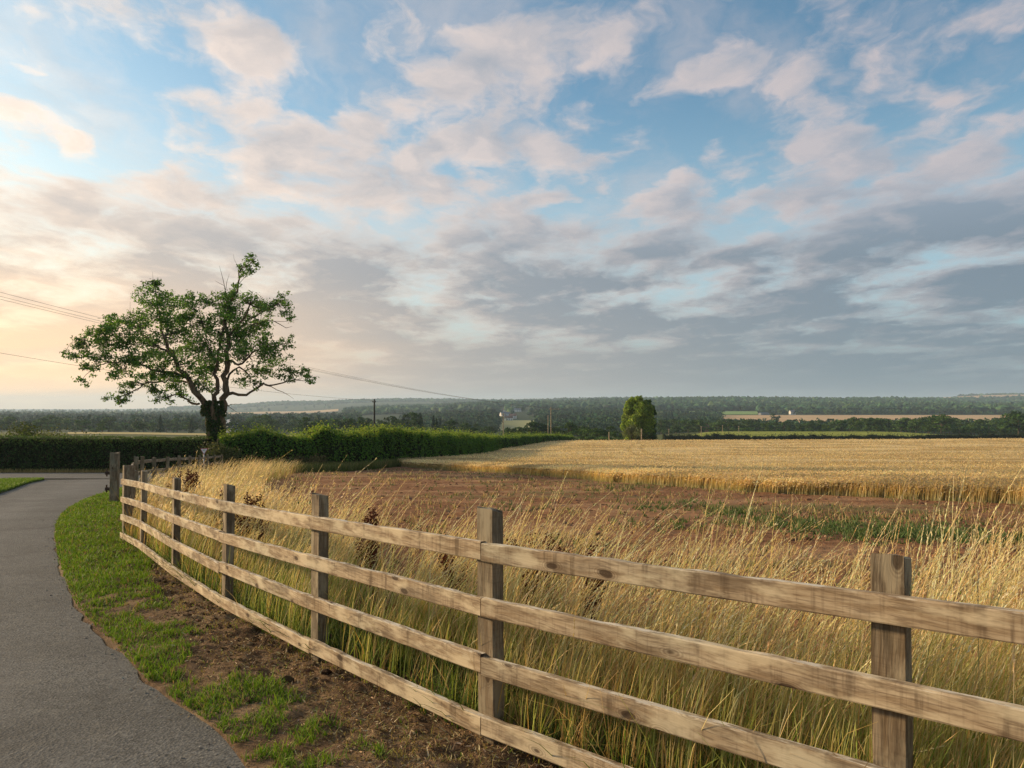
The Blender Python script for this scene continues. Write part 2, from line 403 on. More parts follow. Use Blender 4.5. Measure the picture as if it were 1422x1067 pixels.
def build_world():
    W = bpy.data.worlds.new('World'); SC.world = W; W.use_nodes = True
    k = NT.__new__(NT); k.t = W.node_tree; k.t.nodes.clear()
    k.out = k.n('ShaderNodeOutputWorld')
    sky = k.n('ShaderNodeTexSky', {'sky_type': 'NISHITA', 'sun_disc': False, 'sun_elevation': SUN_EL, 'sun_rotation': SUN_AZ,
                                   'altitude': 100, 'air_density': 1.0, 'dust_density': 1.2, 'ozone_density': 2.0})
    blue = k.mix(1.0, k.vmath('SCALE', sky.outputs[0], SKY_S), (.84, 1.04, .99), 'MULTIPLY')
    d = k.vmath('NORMALIZE', k.coord('Generated'))
    s = k.n('ShaderNodeSeparateXYZ', Vector=d)
    x, y, z = s.outputs
    zz = k.math('ADD', k.math('MAXIMUM', z, 0.0), .13)
    px = k.math('DIVIDE', x, zz); py = k.math('DIVIDE', y, zz)
    P = k.n('ShaderNodeCombineXYZ', X=px, Y=py, Z=0.0).outputs[0]
    # warmth: how close the view is to the sun's side (a real glow round the low sun)
    tosun = k.vmath('DOT_PRODUCT', d, tuple(SD), out=1)
    glow = k.math('POWER', k.math('MAXIMUM', k.math('ADD', k.math('MULTIPLY', tosun, .5), .5), 0.0), 4.3)
    glow2 = k.ss(tosun, .35, .95)
    # cloud layer: small cellular puffs overhead, merging into a grey bank lower down
    rr = k.vmath('LENGTH', P, out=1)
    wv = k.vmath('SCALE', k.vmath('SUBTRACT', k.noise(P, 3.2, 4, .55, out=1), (.5, .5, .5)), .26)
    Q = k.vmath('ADD', P, wv)
    low = k.ss(rr, 2.05, 3.3)
    def dens(off):
        q = k.map(Q, (1.0, .70, 1), rot=(0, 0, R(8)), loc=off)
        n1 = k.noise(q, 5.6, 6, .57)
        cell = k.n('ShaderNodeTexVoronoi', {'feature': 'SMOOTH_F1'}, Vector=q, Scale=6.6, Smoothness=.6).outputs[0]
        n = k.math('ADD', k.math('MULTIPLY', n1, .80), k.math('MULTIPLY', k.math('SUBTRACT', .72, cell), .28))
        nf = k.math('ADD', k.math('MULTIPLY', k.noise(q, 2.3, 7, .58), .80), k.math('MULTIPLY', k.noise(q, 7.0, 4, .6), .20))
        n = k.math('ADD', k.math('MULTIPLY', n, k.math('SUBTRACT', 1.0, low)), k.math('MULTIPLY', nf, low))
        m = k.noise(k.map(P, (1, .8, 1), loc=(off[0] + 3.7, off[1] + 1.3, 0)), .9, 3, .5)
        return k.math('ADD', n, k.math('MULTIPLY', k.math('SUBTRACT', m, .5), .26))
    dn = dens((1.4, .35, 0)); ds = dens((1.4 + SD.x * .09, .35 + SD.y * .09, 0))
    # named places of the cloud sheet where it is thicker (+) or broken (-)
    bias = 0.0
    for (bx, by, rad, amt) in CLOUD_BLOBS:
        dd = k.vmath('LENGTH', k.vmath('SUBTRACT', Q, (bx, by, 0)), out=1)
        bias = k.math('ADD', bias, k.ss(dd, 0.0, rad * 1.6, amt * 1.0, 0.0))
    thr = k.ss(rr, 1.6, 3.2, .474, .355)
    den = k.math('SUBTRACT', k.math('ADD', dn, bias), thr)
    cover = k.math('MAXIMUM', k.ss(den, -.08, .17), k.math('MULTIPLY', k.ss(k.noise(k.map(Q, (1, .45, 1), loc=(2, 5, 0)), 2.6, 6, .6), .44, .68), .42))
    thick = k.ss(den, .02, .22)
    lit = k.math('ADD', k.math('MULTIPLY', k.math('SUBTRACT', dn, ds), 3.0), .5, clamp=True)
    litc = k.mix(glow, (.44, .37, .365), (.90, .73, .58))
    drk = k.mix(low, (.21, .25, .305), (.108, .142, .182))
    drk = k.mix(glow, drk, (.46, .39, .35))
    shade = k.math('SUBTRACT', k.math('ADD', k.math('MULTIPLY', lit, .75), k.ss(low, 0, 1, .34, .22)), k.math('MULTIPLY', thick, k.ss(low, 0, 1, .45, .70)), clamp=True)
    litc = k.mix(k.math('MULTIPLY', glow, k.ss(z, .10, .36, .7, 0.0)), litc, (1.0, .66, .38))
    cc = k.mix(shade, drk, litc)
    blue = k.mix(k.ss(z, .08, .42, .62, 0.0), blue, k.mix(glow, (.30, .43, .50), (.90, .70, .48)))
    sky1 = k.mix(k.math('MULTIPLY', cover, .88), blue, cc)
    # thin veil toward the horizon
    veil = k.mix(k.ss(tosun, -.1, .8), (.138, .182, .212), (.40, .335, .285))
    veil = k.mix(k.ss(tosun, .42, .95), veil, (.95, .60, .32))
    vn = k.noise(k.map(P, (.25, .9, 1)), .55, 5, .6)
    vf = k.math('MULTIPLY', k.ss(z, .02, k.ss(tosun, .35, .8, .16, .21), 1.0, 0.0), k.ss(vn, .28, .62, .55, 1.0))
    sky2 = k.mix(vf, sky1, veil)
    sky3 = k.vmath('ADD', sky2, k.vmath('SCALE', (.42, .25, .09), k.math('MULTIPLY', glow2, .10)))
    bg = k.n('ShaderNodeBackground', Strength=1.0); k.put(bg.inputs['Color'], sky3)
    k.t.links.new(bg.outputs[0], k.out.inputs['Surface'])
SUN_P = None
build_world()

# ------------------------------------------------------------------ ground sheet
def axis(n, near, far):
    t = np.linspace(-1, 1, n); kk = np.arcsinh(far / near)
    return near * np.sinh(kk * t)
gxa = axis(361, 2.2, 11500)
gya = np.concatenate([np.array([-3000, -1200, -500, -200, -90, -45, -20, -8]), np.geomspace(1, 11500, 330) - 1])
GX, GY = np.meshgrid(gxa, gya)
GZ = ground(GX, GY)
def gridF(nr, nc):
    i = np.arange(nr - 1)[:, None] * nc + np.arange(nc - 1)[None]
    return np.stack([i, i + 1, i + nc + 1, i + nc], -1).reshape(-1, 4)
me = npmesh('ground', np.stack([GX, GY, GZ - .05], -1).reshape(-1, 3), gridF(*GX.shape), M['ground'], smooth=True)
tag(mobj('ground', me), 'rough green meadow ground falling away into the valley', 'ground', kind='structure')

def drape_px(name, label, cat, mat, px0, px1, Y0, Y1, lift, nx=60, ny=24, ends=None, kind='structure'):
    """a field laid on the terrain between two bearings and two distances; ends(t) gives the distance limits along it"""
    t = np.linspace(0, 1, nx)
    a = np.array([ends(v) if ends else (Y0, Y1) for v in t])
    s = np.linspace(0, 1, ny)[:, None]
    Y = a[None, :, 0] * (1 - s) + a[None, :, 1] * s
    u = (px0 + (px1 - px0) * t - 711) / 1000
    X = u[None] * Y
    Z = ground(X, Y) + lift
    o = mobj(name, npmesh(name, np.stack([X, Y, Z], -1).reshape(-1, 3), gridF(ny, nx), mat, smooth=True))
    return tag(o, label, cat, kind=kind)

drape_px('stubble_field', 'pale yellow stubble field beyond the clipped hedge', 'field', M['f_stub'], 95, 420, 330, 420, .1)
drape_px('green_field', 'bright yellow green field rising behind the dark hedge', 'field', M['f_green'], 905, 1420, 345, 455, .12, ends=lambda t: (343, 348 + 112 * (sstep(0, .22, t) * (1 - sstep(.6, 1.0, t) * .93))))
drape_px('ripe_field', 'tan ripe field in the valley below the wooded hill', 'field', M['f_tan'], 1000, 1560, 1000, 1360, .6)
drape_px('pasture_field', 'green pasture strip under the wooded hill', 'field', M['f_pasture'], 903, 1052, 1395, 1640, .8)
drape_px('valley_meadow', 'pale meadow below the valley village', 'field', M['f_pale'], 664, 742, 810, 1080, .6)
drape_px('valley_fields', 'pale fields under the far left ridge', 'field', M['f_tan'], 262, 470, 3000, 3450, 1.0)
drape_px('hillside_pasture', 'pale green pasture patch high on the middle wooded slope', 'field', M['f_pasture'], 800, 862, 1500, 1640, .8)
drape_px('hilltop_fields', 'tan fields on the far right hilltop', 'field', M['f_tan'], 1305, 1500, 4300, 4900, 1.5)
drape_px('ridge_field', 'tan field along the crest of the middle ridge', 'field', M['f_tan'], 765, 815, 2850, 3100, 1.0)
drape_px('crest_fields', 'tan fields below the far right hilltop', 'field', M['f_tan'], 1220, 1500, 3620, 3850, 1.5)

drape_px('hill_field', 'pale tan field on the left part of the middle wooded slope', 'field', M['f_tan'], 588, 640, 2050, 2300, 1.0)
drape_px('hill_pasture', 'small green pasture high on the middle wooded slope', 'field', M['f_pasture'], 520, 575, 2500, 2750, 1.0)
CLEAR = [(903, 1052, 1330, 1650), (800, 862, 1430, 1650), (765, 815, 2700, 3150), (588, 640, 1930, 2310), (520, 575, 2380, 2760), (1220, 1500, 3560, 3900), (1305, 1500, 4150, 4950), (262, 470, 2800, 3500)]
# ------------------------------------------------------------------ roads
EDGE = np.array([(3.2, -4.5), (1.6, -1.5), (.25, .9), (-.62, 2.4), (-1.28, 3.54), (-1.62, 3.86), (-2.25, 4.67), (-3.08, 5.69), (-4.12, 6.96), (-5.55, 8.97), (-7.3, 11.6),
                 (-9.03, 14.3), (-10.9, 17.5), (-13.4, 22.6), (-15.3, 27.4), (-17.2, 33), (-18.6, 37.5), (-19.4, 40.5)])
EDGE[5] = (-1.60, 4.0)
def smooth_poly(P, n):
    P = np.asarray(P, float); d = np.concatenate([[0], np.cumsum(np.linalg.norm(np.diff(P, axis=0), axis=1))])
    T = np.gradient(P, d, axis=0)
    s = np.linspace(0, d[-1], n); i = np.clip(np.searchsorted(d, s, 'right') - 1, 0, len(P) - 2)
    h = (d[i + 1] - d[i]); t = (s - d[i]) / h; t = t[:, None]; h = h[:, None]
    return (2*t**3-3*t**2+1)*P[i] + (t**3-2*t**2+t)*h*T[i] + (-2*t**3+3*t**2)*P[i+1] + (t**3-t**2)*h*T[i+1]
EDGE_S = smooth_poly(EDGE, 420)
def normals(P):
    T = np.gradient(P, axis=0); T /= np.linalg.norm(T, axis=1)[:, None]
    return np.stack([T[:, 1], -T[:, 0]], 1)          # right-hand side of the direction of travel
EN = normals(EDGE_S)
wob = (fbm(np.arange(420) * .23, np.zeros(420), 5, 3) - .5) * .16
nr, ncx = 420, 20
w = np.linspace(0, 1, ncx)
wid = np.interp(EDGE_S[:, 1], [0, 12, 20, 30, 40], [4.6, 4.4, 4.6, 7.5, 12])
RV = EDGE_S[:, None] + EN[:, None] * (wob[:, None, None] * (1 - w[None, :, None])) - EN[:, None] * (w[None, :, None] * wid[:, None, None])
RZ = ground(RV[..., 0], RV[..., 1]) + .004
me = npmesh('road', np.concatenate([RV, RZ[..., None]], -1).reshape(-1, 3), gridF(nr, ncx), M['asphalt'], smooth=True, col=np.repeat((np.exp(-((w - .26) / .10) ** 2) + np.exp(-((w - .66) / .11) ** 2))[None, :, None] * np.ones((nr, 1, 3)), 1, 0).reshape(-1, 3) * np.array([1.0, 1, 1]))
tag(mobj('road', me), 'worn grey asphalt lane curving away to the junction', 'road', kind='structure')
tx = np.linspace(-120, -14, 160); ty = np.linspace(0, 1, 14)
TX, TT = np.meshgrid(tx, ty)
TY0 = 40.5 + (TX + 26) * -.04; TY1 = 51.6 + (TX + 26) * .01
TY = TY0 * (1 - TT) + TY1 * TT
me = npmesh('road', np.stack([TX, TY, ground(TX, TY) + .008], -1).reshape(-1, 3), gridF(*TX.shape), M['asphalt'], smooth=True, col=np.full((TX.size, 3), .1))
tag(mobj('road', me), 'grey asphalt road running along the foot of the clipped hedge', 'road', kind='structure')

# ------------------------------------------------------------------ fence line (field side is to the right of it)
FP = [('Z', 4.02, -.35), ('P', 2.62, 1.03), ('A', 1.235, 2.40), ('B', -.13, 3.73), ('C', -1.405, 5.17), ('D', -2.69, 6.75), ('E', -4.03, 8.6), ('F', -5.57, 10.85), ('G', -6.42, 11.95)]
F2 = [(-7.33, 13.9), (-8.38, 16.0), (-10.1, 19.6), (-10.75, 21.6), (-11.3, 23.6), (-11.85, 25.6), (-12.4, 27.7), (-12.95, 29.8), (-13.5, 31.9), (-14.05, 34.0), (-14.6, 36.2)]
FL = np.array([(a[1], a[2]) for a in FP] + F2)
FL = np.concatenate([[[6.5, -2.7]], FL, [[-16.5, 44.0]]])
FS = smooth_poly(FL, 600); FN = normals(FS)
FD = np.concatenate([[0], np.cumsum(np.linalg.norm(np.diff(FS, axis=0), axis=1))])

def side_dist(X, Y):
    """signed distance to the fence line, + on the field side"""
    X = np.asarray(X).ravel(); Y = np.asarray(Y).ravel(); out = np.empty(len(X))
    for i in range(0, len(X), 20000):
        p = np.stack([X[i:i+20000], Y[i:i+20000]], 1)
        dd = ((p[:, None] - FS[None, ::3]) ** 2).sum(-1); j = dd.argmin(1) * 3
        v = p - FS[j]; out[i:i+20000] = np.sign((v * FN[j]).sum(1)) * np.sqrt(dd.min(1))
    return out
def edge_dist(X, Y):
    """distance right of the road edge"""
    X = np.asarray(X).ravel(); Y = np.asarray(Y).ravel(); out = np.empty(len(X))
    for i in range(0, len(X), 20000):
        p = np.stack([X[i:i+20000], Y[i:i+20000]], 1)
        dd = ((p[:, None] - EDGE_S[None, ::2]) ** 2).sum(-1); j = dd.argmin(1) * 2
        v = p - EDGE_S[j]; out[i:i+20000] = np.sign((v * EN[j]).sum(1)) * np.sqrt(dd.min(1))
    return out

# verge between the lane and the fence: bumpy soil, rising a little from the asphalt
def verge_h(X, Y, e):
    n = fbm(X * 3.1, Y * 3.1, 11, 4) - .5; n2 = fbm(X * 11, Y * 11, 21, 3) - .5; n3 = fbm(X * 34, Y * 34, 31, 2) - .5
    return (np.clip(e, 0, .35) / .35) * (.045 + .09 * n + .045 * n2 + .02 * n3 + .018 * np.clip(e, 0, 1.2)) + np.where(e < 0, -.004, .012)
ns, nt = 620, 84
es = smooth_poly(EDGE[1:15], ns)
en = normals(es)
# step density follows nearness to the camera
q = np.concatenate([[0], np.cumsum(np.linalg.norm(np.diff(es, axis=0), axis=1) / (1.2 + np.linalg.norm(es[1:], axis=1)))])
es = np.stack([np.interp(np.linspace(0, q[-1], ns), q, es[:, k]) for k in (0, 1)], 1); en = normals(es)
# across: towards the fence line plus 0.9 m
fd = np.array([np.min(np.linalg.norm(FS - e_, axis=1)) for e_ in es])
tt = np.linspace(0, 1, nt) ** 1.0
VX = es[:, None, 0] + en[:, None, 0] * (-.10 + (fd[:, None] + 1.0) * tt[None])
VY = es[:, None, 1] + en[:, None, 1] * (-.10 + (fd[:, None] + 1.0) * tt[None])
ve = np.broadcast_to(-.10 + (fd[:, None] + 1.0) * tt[None], VX.shape)
VZ = ground(VX, VY) + verge_h(VX, VY, ve)
me = npmesh('verge', np.stack([VX, VY, VZ], -1).reshape(-1, 3), gridF(ns, nt), M['verge_soil'], smooth=True)
tag(mobj('verge_soil', me), 'bare brown soil verge between the lane and the fence', 'verge', kind='structure')

# bare field margin
ry = np.geomspace(2.0, 78, 330); ru = np.linspace(-.62, 1.25, 520)
RU, RY = np.meshgrid(ru, ry); RX = RU * RY
sd = side_dist(RX, RY).reshape(RX.shape)
amp = .6 + .4 * sstep(3, 12, RY)
RZ2 = ground(RX, RY) + .02 + amp * (.07 * (fbm(RX * 1.3, RY * 1.3, 41, 4) - .5) + .045 * (fbm(RX * 5, RY * 5, 51, 3) - .5) + .03 * (fbm(RX * 17, RY * 17, 61, 2) - .5)) + .02
F = gridF(*RX.shape); keep = (sd.ravel()[F] > .25).all(1)
me = npmesh('bare_soil', np.stack([RX, RY, RZ2], -1).reshape(-1, 3), F[keep], M['field_soil'], smooth=True)
tag(mobj('bare_soil', me), 'bare reddish brown soil along the edge of the barley', 'field', kind='structure')
def soil_z(X, Y): return ground(X, Y) + .03

# ------------------------------------------------------------------ barley field
def plane_xy(px, py):
    Y = 1560 / (py - 626.0); return ((px - 711) / 1000 * Y, Y)
bedge = [plane_xy(*p) for p in [(1900, 741), (1700, 724), (1422, 702), (1300, 696), (1160, 689), (1036, 684), (840, 670), (720, 659), (640, 654), (575, 651), (546, 649.5)]]
bleft = [(-10.9, 70), (-8.2, 80), (-2.6, 122), (8, 160), (16, 176)]
BPOLY = np.array(bedge + bleft)
# field columns: for each bearing the near edge distance, far edge 178 m
NEARU = np.array([p[0] / p[1] for p in bedge[::-1]]); NEARY = np.array([p[1] for p in bedge[::-1]])
def barley_near(u):
    a = np.interp(u, NEARU, NEARY)
    return a
bu = np.linspace(-.160, 1.18, 420); bt = np.linspace(0, 1, 260) ** 1.7
bn = barley_near(bu)
bf = np.interp(bu, [-.165, -.0976, -.021, .05, .09, 1.2], [66, 84, 122, 160, 182, 182])
bn = np.minimum(bn, bf - .5)
BY = bn[None] * (1 - bt[:, None]) + bf[None] * bt[:, None]; BX = bu[None] * BY
def barley_h(X, Y): return .50 + .10 * (fbm(X * .22, Y * .22, 71, 3) - .5) 
BZ = ground(BX, BY) + barley_h(BX, BY) * .93 + .10 * (fbm(BX * 4, BY * 4, 73, 3) - .5)
BY[0] += 1.1; BX[0] = bu * BY[0]; BZ[0] = ground(BX[0], BY[0]) + .02; 
BY[1] = BY[0] + .5; BX[1] = bu * BY[1]; BZ[1] = ground(BX[1], BY[1]) + .30
me = npmesh('barley_field', np.stack([BX, BY, BZ], -1).reshape(-1, 3), gridF(*BX.shape), M['barley'], smooth=True)
tag(mobj('barley_field', me), 'golden ripe barley field reaching over the low crest', 'field', kind='structure')

# ------------------------------------------------------------------ ribbons: grass, stalks
def ribbons(P, H, W, lean, az, segs, cb, ct, droop=1.7, face=None, taper=.85):
    """P (n,3) roots, H heights, W widths, lean = how far the tip moves sideways, az = direction of lean"""
    n = len(P); t = np.linspace(0, 1, segs + 1)
    face = rng.uniform(0, 2 * np.pi, n) if face is None else face
    bx = lean * np.cos(az); by = lean * np.sin(az)
    tp = t[None] ** droop
    X = P[:, 0, None] + bx[:, None] * tp; Y = P[:, 1, None] + by[:, None] * tp
    Z = P[:, 2, None] + (H * np.sqrt(np.clip(1 - (lean / np.maximum(H, .01)) ** 2 * .35, .2, 1)))[:, None] * t[None] - (lean ** 2 / np.maximum(H, .01) * .25)[:, None] * t[None] ** 4
    hw = (W / 2)[:, None] * (1 - taper * t[None] ** 1.5)
    fx = np.cos(face)[:, None] * hw; fy = np.sin(face)[:, None] * hw
    V = np.stack([np.stack([X - fx, Y - fy, Z], -1), np.stack([X + fx, Y + fy, Z], -1)], 2)   # n, s+1, 2, 3
    i = (np.arange(n) * (segs + 1) * 2)[:, None] + np.arange(segs)[None] * 2
    F = np.stack([i, i + 1, i + 3, i + 2], -1).reshape(-1, 4)
    C = cb[:, None] * (1 - t[None, :, None]) + ct[:, None] * t[None, :, None]
    C = np.repeat(C[:, :, None], 2, 2)
    return V.reshape(-1, 3), F, C.reshape(-1, 3), np.stack([X, Y, Z], -1)

def heads(path, frac, m, ln, wd, col, spread=.6):
    """feathery seed heads along the last part of each stem; path (n,s,3)"""
    n, s, _ = path.shape
    t = np.linspace(1 - frac, 1.0, m)[None] + rng.uniform(-.02, .02, (n, m)); t = np.clip(t, 0, 1) * (s - 1)
    i = np.clip(t.astype(int), 0, s - 2); f = (t - i)[..., None]
    r = np.arange(n)[:, None]
    C = path[r, i] * (1 - f) + path[r, i + 1] * f
    T = path[r, i + 1] - path[r, i]; T /= np.linalg.norm(T, axis=-1, keepdims=True) + 1e-9
    D = rng.normal(size=(n, m, 3)); D -= (D * T).sum(-1, keepdims=True) * T; D /= np.linalg.norm(D, axis=-1, keepdims=True)
    up = T + D * spread * rng.uniform(.3, 1, (n, m, 1)); up /= np.linalg.norm(up, axis=-1, keepdims=True)
    sdv = np.cross(up, rng.normal(size=(n, m, 3))); sdv /= np.linalg.norm(sdv, axis=-1, keepdims=True) + 1e-9
    k = np.linspace(1.0, .55, m)[None, :, None] * rng.uniform(.7, 1.3, (n, m, 1))
    a = C; b = C + up * ln * .5 * k + sdv * wd * k; c = C + up * ln * k; e = C + up * ln * .5 * k - sdv * wd * k
    V = np.stack([a, b, c, e], 2).reshape(-1, 3)
    F = np.arange(n * m * 4).reshape(-1, 4)
    cc = np.repeat(np.broadcast_to(col[:, None], (n, m, 3)).reshape(-1, 3), 4, 0)
    return V, F, cc

class Acc:
    def __init__(s): s.V = []; s.F = []; s.C = []; s.n = 0
    def add(s, V, F, C): s.V.append(V); s.F.append(np.asarray(F) + s.n); s.C.append(np.clip(C, 0.004, 1)); s.n += len(V)
    def obj(s, name, mat, label, cat, group=None, kind='stuff', parent=None, smooth=False):
        F = {}
        for f in s.F: F.setdefault(f.shape[1], []).append(f)
        me = npmesh(name, np.concatenate(s.V), [np.concatenate(v) for v in F.values()], mat, col=np.concatenate(s.C), smooth=smooth)
        return tag(mobj(name, me, parent), label, cat, group, kind)

def tint(n, c, v=.18):
    c = np.asarray(c, float)
    return np.clip(c * (1 + rng.normal(0, v, (n, 1))) * (1 + rng.normal(0, .05, (n, 3))), 0.005, 1)
def pick(n, *cols):
    c = np.array(cols); return tint(n, c[rng.integers(0, len(c), n)])
# ------------------------------------------------------------------ long dry grass behind the fence
STRAW = [(.74, .59, .34), (.80, .66, .42), (.62, .46, .23), (.70, .52, .27)]
GOLD = [(.45, .30, .10), (.37, .25, .09)]
GREEN = [(.16, .25, .03), (.21, .31, .045), (.32, .37, .07)]

GPOLY = np.array([(9, -3.5), (6.2, .2), (4.3, 2.9), (2.4, 4.4), (.6, 5.5), (-1.0, 7.15), (-2.85, 9.7), (-4.6, 12.7), (-6.1, 17), (-8.0, 22.5), (-11.2, 33), (-14.5, 50), (-22, 66), (-30, 56), (-17.3, 46)] + [tuple(p) for p in FS[560::-20]])
def inpoly(X, Y, P):
    c = np.zeros(len(X), bool); j = len(P) - 1
    for i in range(len(P)):
        a = (P[i, 1] > Y) != (P[j, 1] > Y)
        xx = (P[j, 0] - P[i, 0]) * (Y - P[i, 1]) / (P[j, 1] - P[i, 1] + 1e-12) + P[i, 0]
        c ^= a & (X < xx); j = i
    return c
def poly_dist(X, Y, P):
    d = np.full(len(X), 1e9)
    for i in range(len(P) - 1):
        a = P[i]; b = P[i + 1]; ab = b - a
        t = np.clip(((X - a[0]) * ab[0] + (Y - a[1]) * ab[1]) / (ab @ ab), 0, 1)
        d = np.minimum(d, np.hypot(X - a[0] - t * ab[0], Y - a[1] - t * ab[1]))
    return d

def scatter(n, ymin, ymax, umin, umax, power):
    """points in the wedge in front of the camera, densest nearby"""
    t = rng.random(n)
    a, b = ymin ** power, ymax ** power
    Y = (a + (b - a) * t) ** (1 / power)
    return rng.uniform(umin, umax, n) * Y, Y

WIND = 0.15       # heads lean to the right and a little away
def long_grass():
    acc = Acc(); accl = Acc()
    # near block: strip along the first bays
    X, Y = scatter(230000, .7, 16, -1.0, 1.35, .9)
    X2, Y2 = scatter(110000, 9, 62, -.55, .1, .55)
    X = np.concatenate([X, X2]); Y = np.concatenate([Y, Y2])
    ok = inpoly(X, Y, GPOLY); X, Y = X[ok], Y[ok]
    sd = side_dist(X, Y); ok = sd > .06; X, Y, sd = X[ok], Y[ok], sd[ok]
    k_ = np.hypot(X, Y) > 1.7; X, Y, sd = X[k_], Y[k_], sd[k_]
    bd = poly_dist(X, Y, GPOLY[:14])
    cl = fbm(X * 1.6, Y * 1.6, 81, 3); cl2 = fbm(X * .55, Y * .55, 85, 2)
    keep = rng.random(len(X)) < np.clip(.36 + bd * .6 + .3 * sstep(.15, .55, X / Y), .10, 1) * np.clip(.30 + (cl - .34) * 2.4, .14, 1)
    X, Y, sd, bd, cl, cl2 = [a[keep] for a in (X, Y, sd, bd, cl, cl2)]
    n = len(X); print('long grass', n)
    dist = np.hypot(X, Y)
    Z = ground(X, Y) + .0 + .10 * sstep(14, 20, Y) * sstep(1.5, .2, sd)
    P = np.stack([X, Y, Z], 1)
    kind = rng.random(n)
    stem = kind < .33
    # flowering stems
    i = np.where(stem)[0]; m = len(i)
    H = rng.normal(.88, .14, m) * (.72 + .55 * cl[i]) * (1 + .06 * sstep(.1, .5, X[i] / Y[i])) * np.where(Y[i] > 9, .92, 1.0) + .06
    rare = rng.random(m) < .05; H[rare] *= 1.18
    lean = H * np.abs(rng.normal(.34, .15, m)) ; az = rng.normal(WIND, .45, m)
    ct = pick(m, *STRAW); cb = pick(m, *GREEN, *GOLD)
    # width never thinner than the eye could catch from afar: dense tufts read as wider blades
    W = np.clip(.0032 + dist[i] * .00035, .003, .016)
    V, F, C, path = ribbons(P[i], H, W, lean, az, 7, np.where((rng.random(m) < np.interp(dist[i], [2, 6, 12], [.9, .8, .35]))[:, None], pick(m, *GREEN), pick(m, *GOLD)), ct, 2.7, taper=.6)
    acc.add(V, F, C)
    near = dist[i] < 8.5
    j = np.where(near)[0]; hv = heads(path[j], .19, 32, .020, .0024, np.clip(ct[j] * 1.2, 0, .85), .30); acc.add(*hv)
    j = np.where(~near)[0]; hv = heads(path[j], .24, 6, .06, .008, ct[j] * 1.06, .5); acc.add(*hv)
    # leaf blades
    i = np.where(~stem)[0]; m = len(i)
    H = rng.normal(.50, .16, m) * (.65 + .7 * cl[i]) + .05
    lean = H * np.abs(rng.normal(.42, .25, m)); az = rng.normal(WIND, 1.2, m)
    W = np.clip(.0055 + dist[i] * .0005, .004, .02)
    gr = (rng.random(m) < np.clip(.62 + (.5 - cl2[i]) * 2.6, .15, .95) * np.interp(dist[i], [2, 5, 12, 20], [1.0, .85, .5, .25]))
    cb = np.where(gr[:, None], pick(m, *GREEN), pick(m, *GOLD)); ct = np.where(gr[:, None], pick(m, (.22, .31, .05), (.34, .37, .10), (.46, .42, .15)), pick(m, *STRAW[2:], *GOLD))
    V, F, C, _ = ribbons(P[i], H, W, lean, az, 4, cb, ct, 2.0)
    accl.add(V, F, C)
    # dark green understorey at the foot of the fence
    s = rng.uniform(60, 430, 26000).astype(int); off = np.abs(rng.normal(.1, .38, 26000)) + .02
    X = FS[s, 0] + FN[s, 0] * off; Y = FS[s, 1] + FN[s, 1] * off
    c = fbm(X * 2.2, Y * 2.2, 91, 3); k = c > .42; X, Y, c = X[k], Y[k], c[k]; m = len(X)
    H = rng.uniform(.10, .42, m); dist = np.hypot(X, Y)
    V, F, C, _ = ribbons(np.stack([X, Y, ground(X, Y)], 1), H, np.clip(.008 + dist * .0005, .006, .02), H * rng.uniform(.2, .9, m), rng.uniform(0, 6.3, m), 4, pick(m, (.045, .085, .012), (.07, .12, .02)), pick(m, (.11, .17, .03), (.16, .20, .05)), 1.8)
    accl.add(V, F, C)
    acc.obj('long_grass', M['straw'], 'tall straw coloured seeding grass behind the fence', 'grass')
    accl.obj('grass_leaves', M['grass'], 'mixed green and yellow grass blades at the foot of the fence', 'grass')
long_grass()

def rough_margin():
    """rank green and dry growth below the hedges and along the barley"""
    acc = Acc()
    def put(X, Y, hmin, hmax, cb, ct, w):
        m = len(X); H = rng.uniform(hmin, hmax, m)
        V, F, C, _ = ribbons(np.stack([X, Y, ground(X, Y)], 1), H, np.full(m, w), H * rng.uniform(.1, .6, m), rng.uniform(0, 6.3, m), 3, cb(m), ct(m), 1.7)
        acc.add(V, F, C)
    # green strip from the dry grass to the barley corner, then on along the hedge
    t = rng.random(26000); s = rng.random(26000) ** .8
    X = np.interp(t, [0, .3, .6, 1], [-19, -14, -10.5, 6]); Y = np.interp(t, [0, .3, .6, 1], [56, 63, 74, 172])
    X = X + s * 3.6 * .55 - .5; Y = Y - s * 6.5 * np.interp(t, [0, .5, 1], [1.7, 1.0, .6])
    k = side_dist(X, Y) > .8; X, Y = X[k], Y[k]
    put(X, Y, .25, .85, lambda m: pick(m, (.05, .09, .015), (.08, .11, .02)), lambda m: pick(m, (.14, .18, .04), (.22, .22, .07), (.34, .27, .11)), .035)
    # dry strip at the foot of the clipped hedge
    X = rng.uniform(-62, -22, 7000); Y = 52.3 + rng.normal(0, .35, 7000)
    put(X, Y, .08, .35, lambda m: pick(m, *GOLD), lambda m: pick(m, (.40, .30, .13), (.2, .2, .06)), .04)
    acc.obj('rough_grass', M['grass'], 'rank green and dry grass along the foot of the hedges', 'grass')
rough_margin()

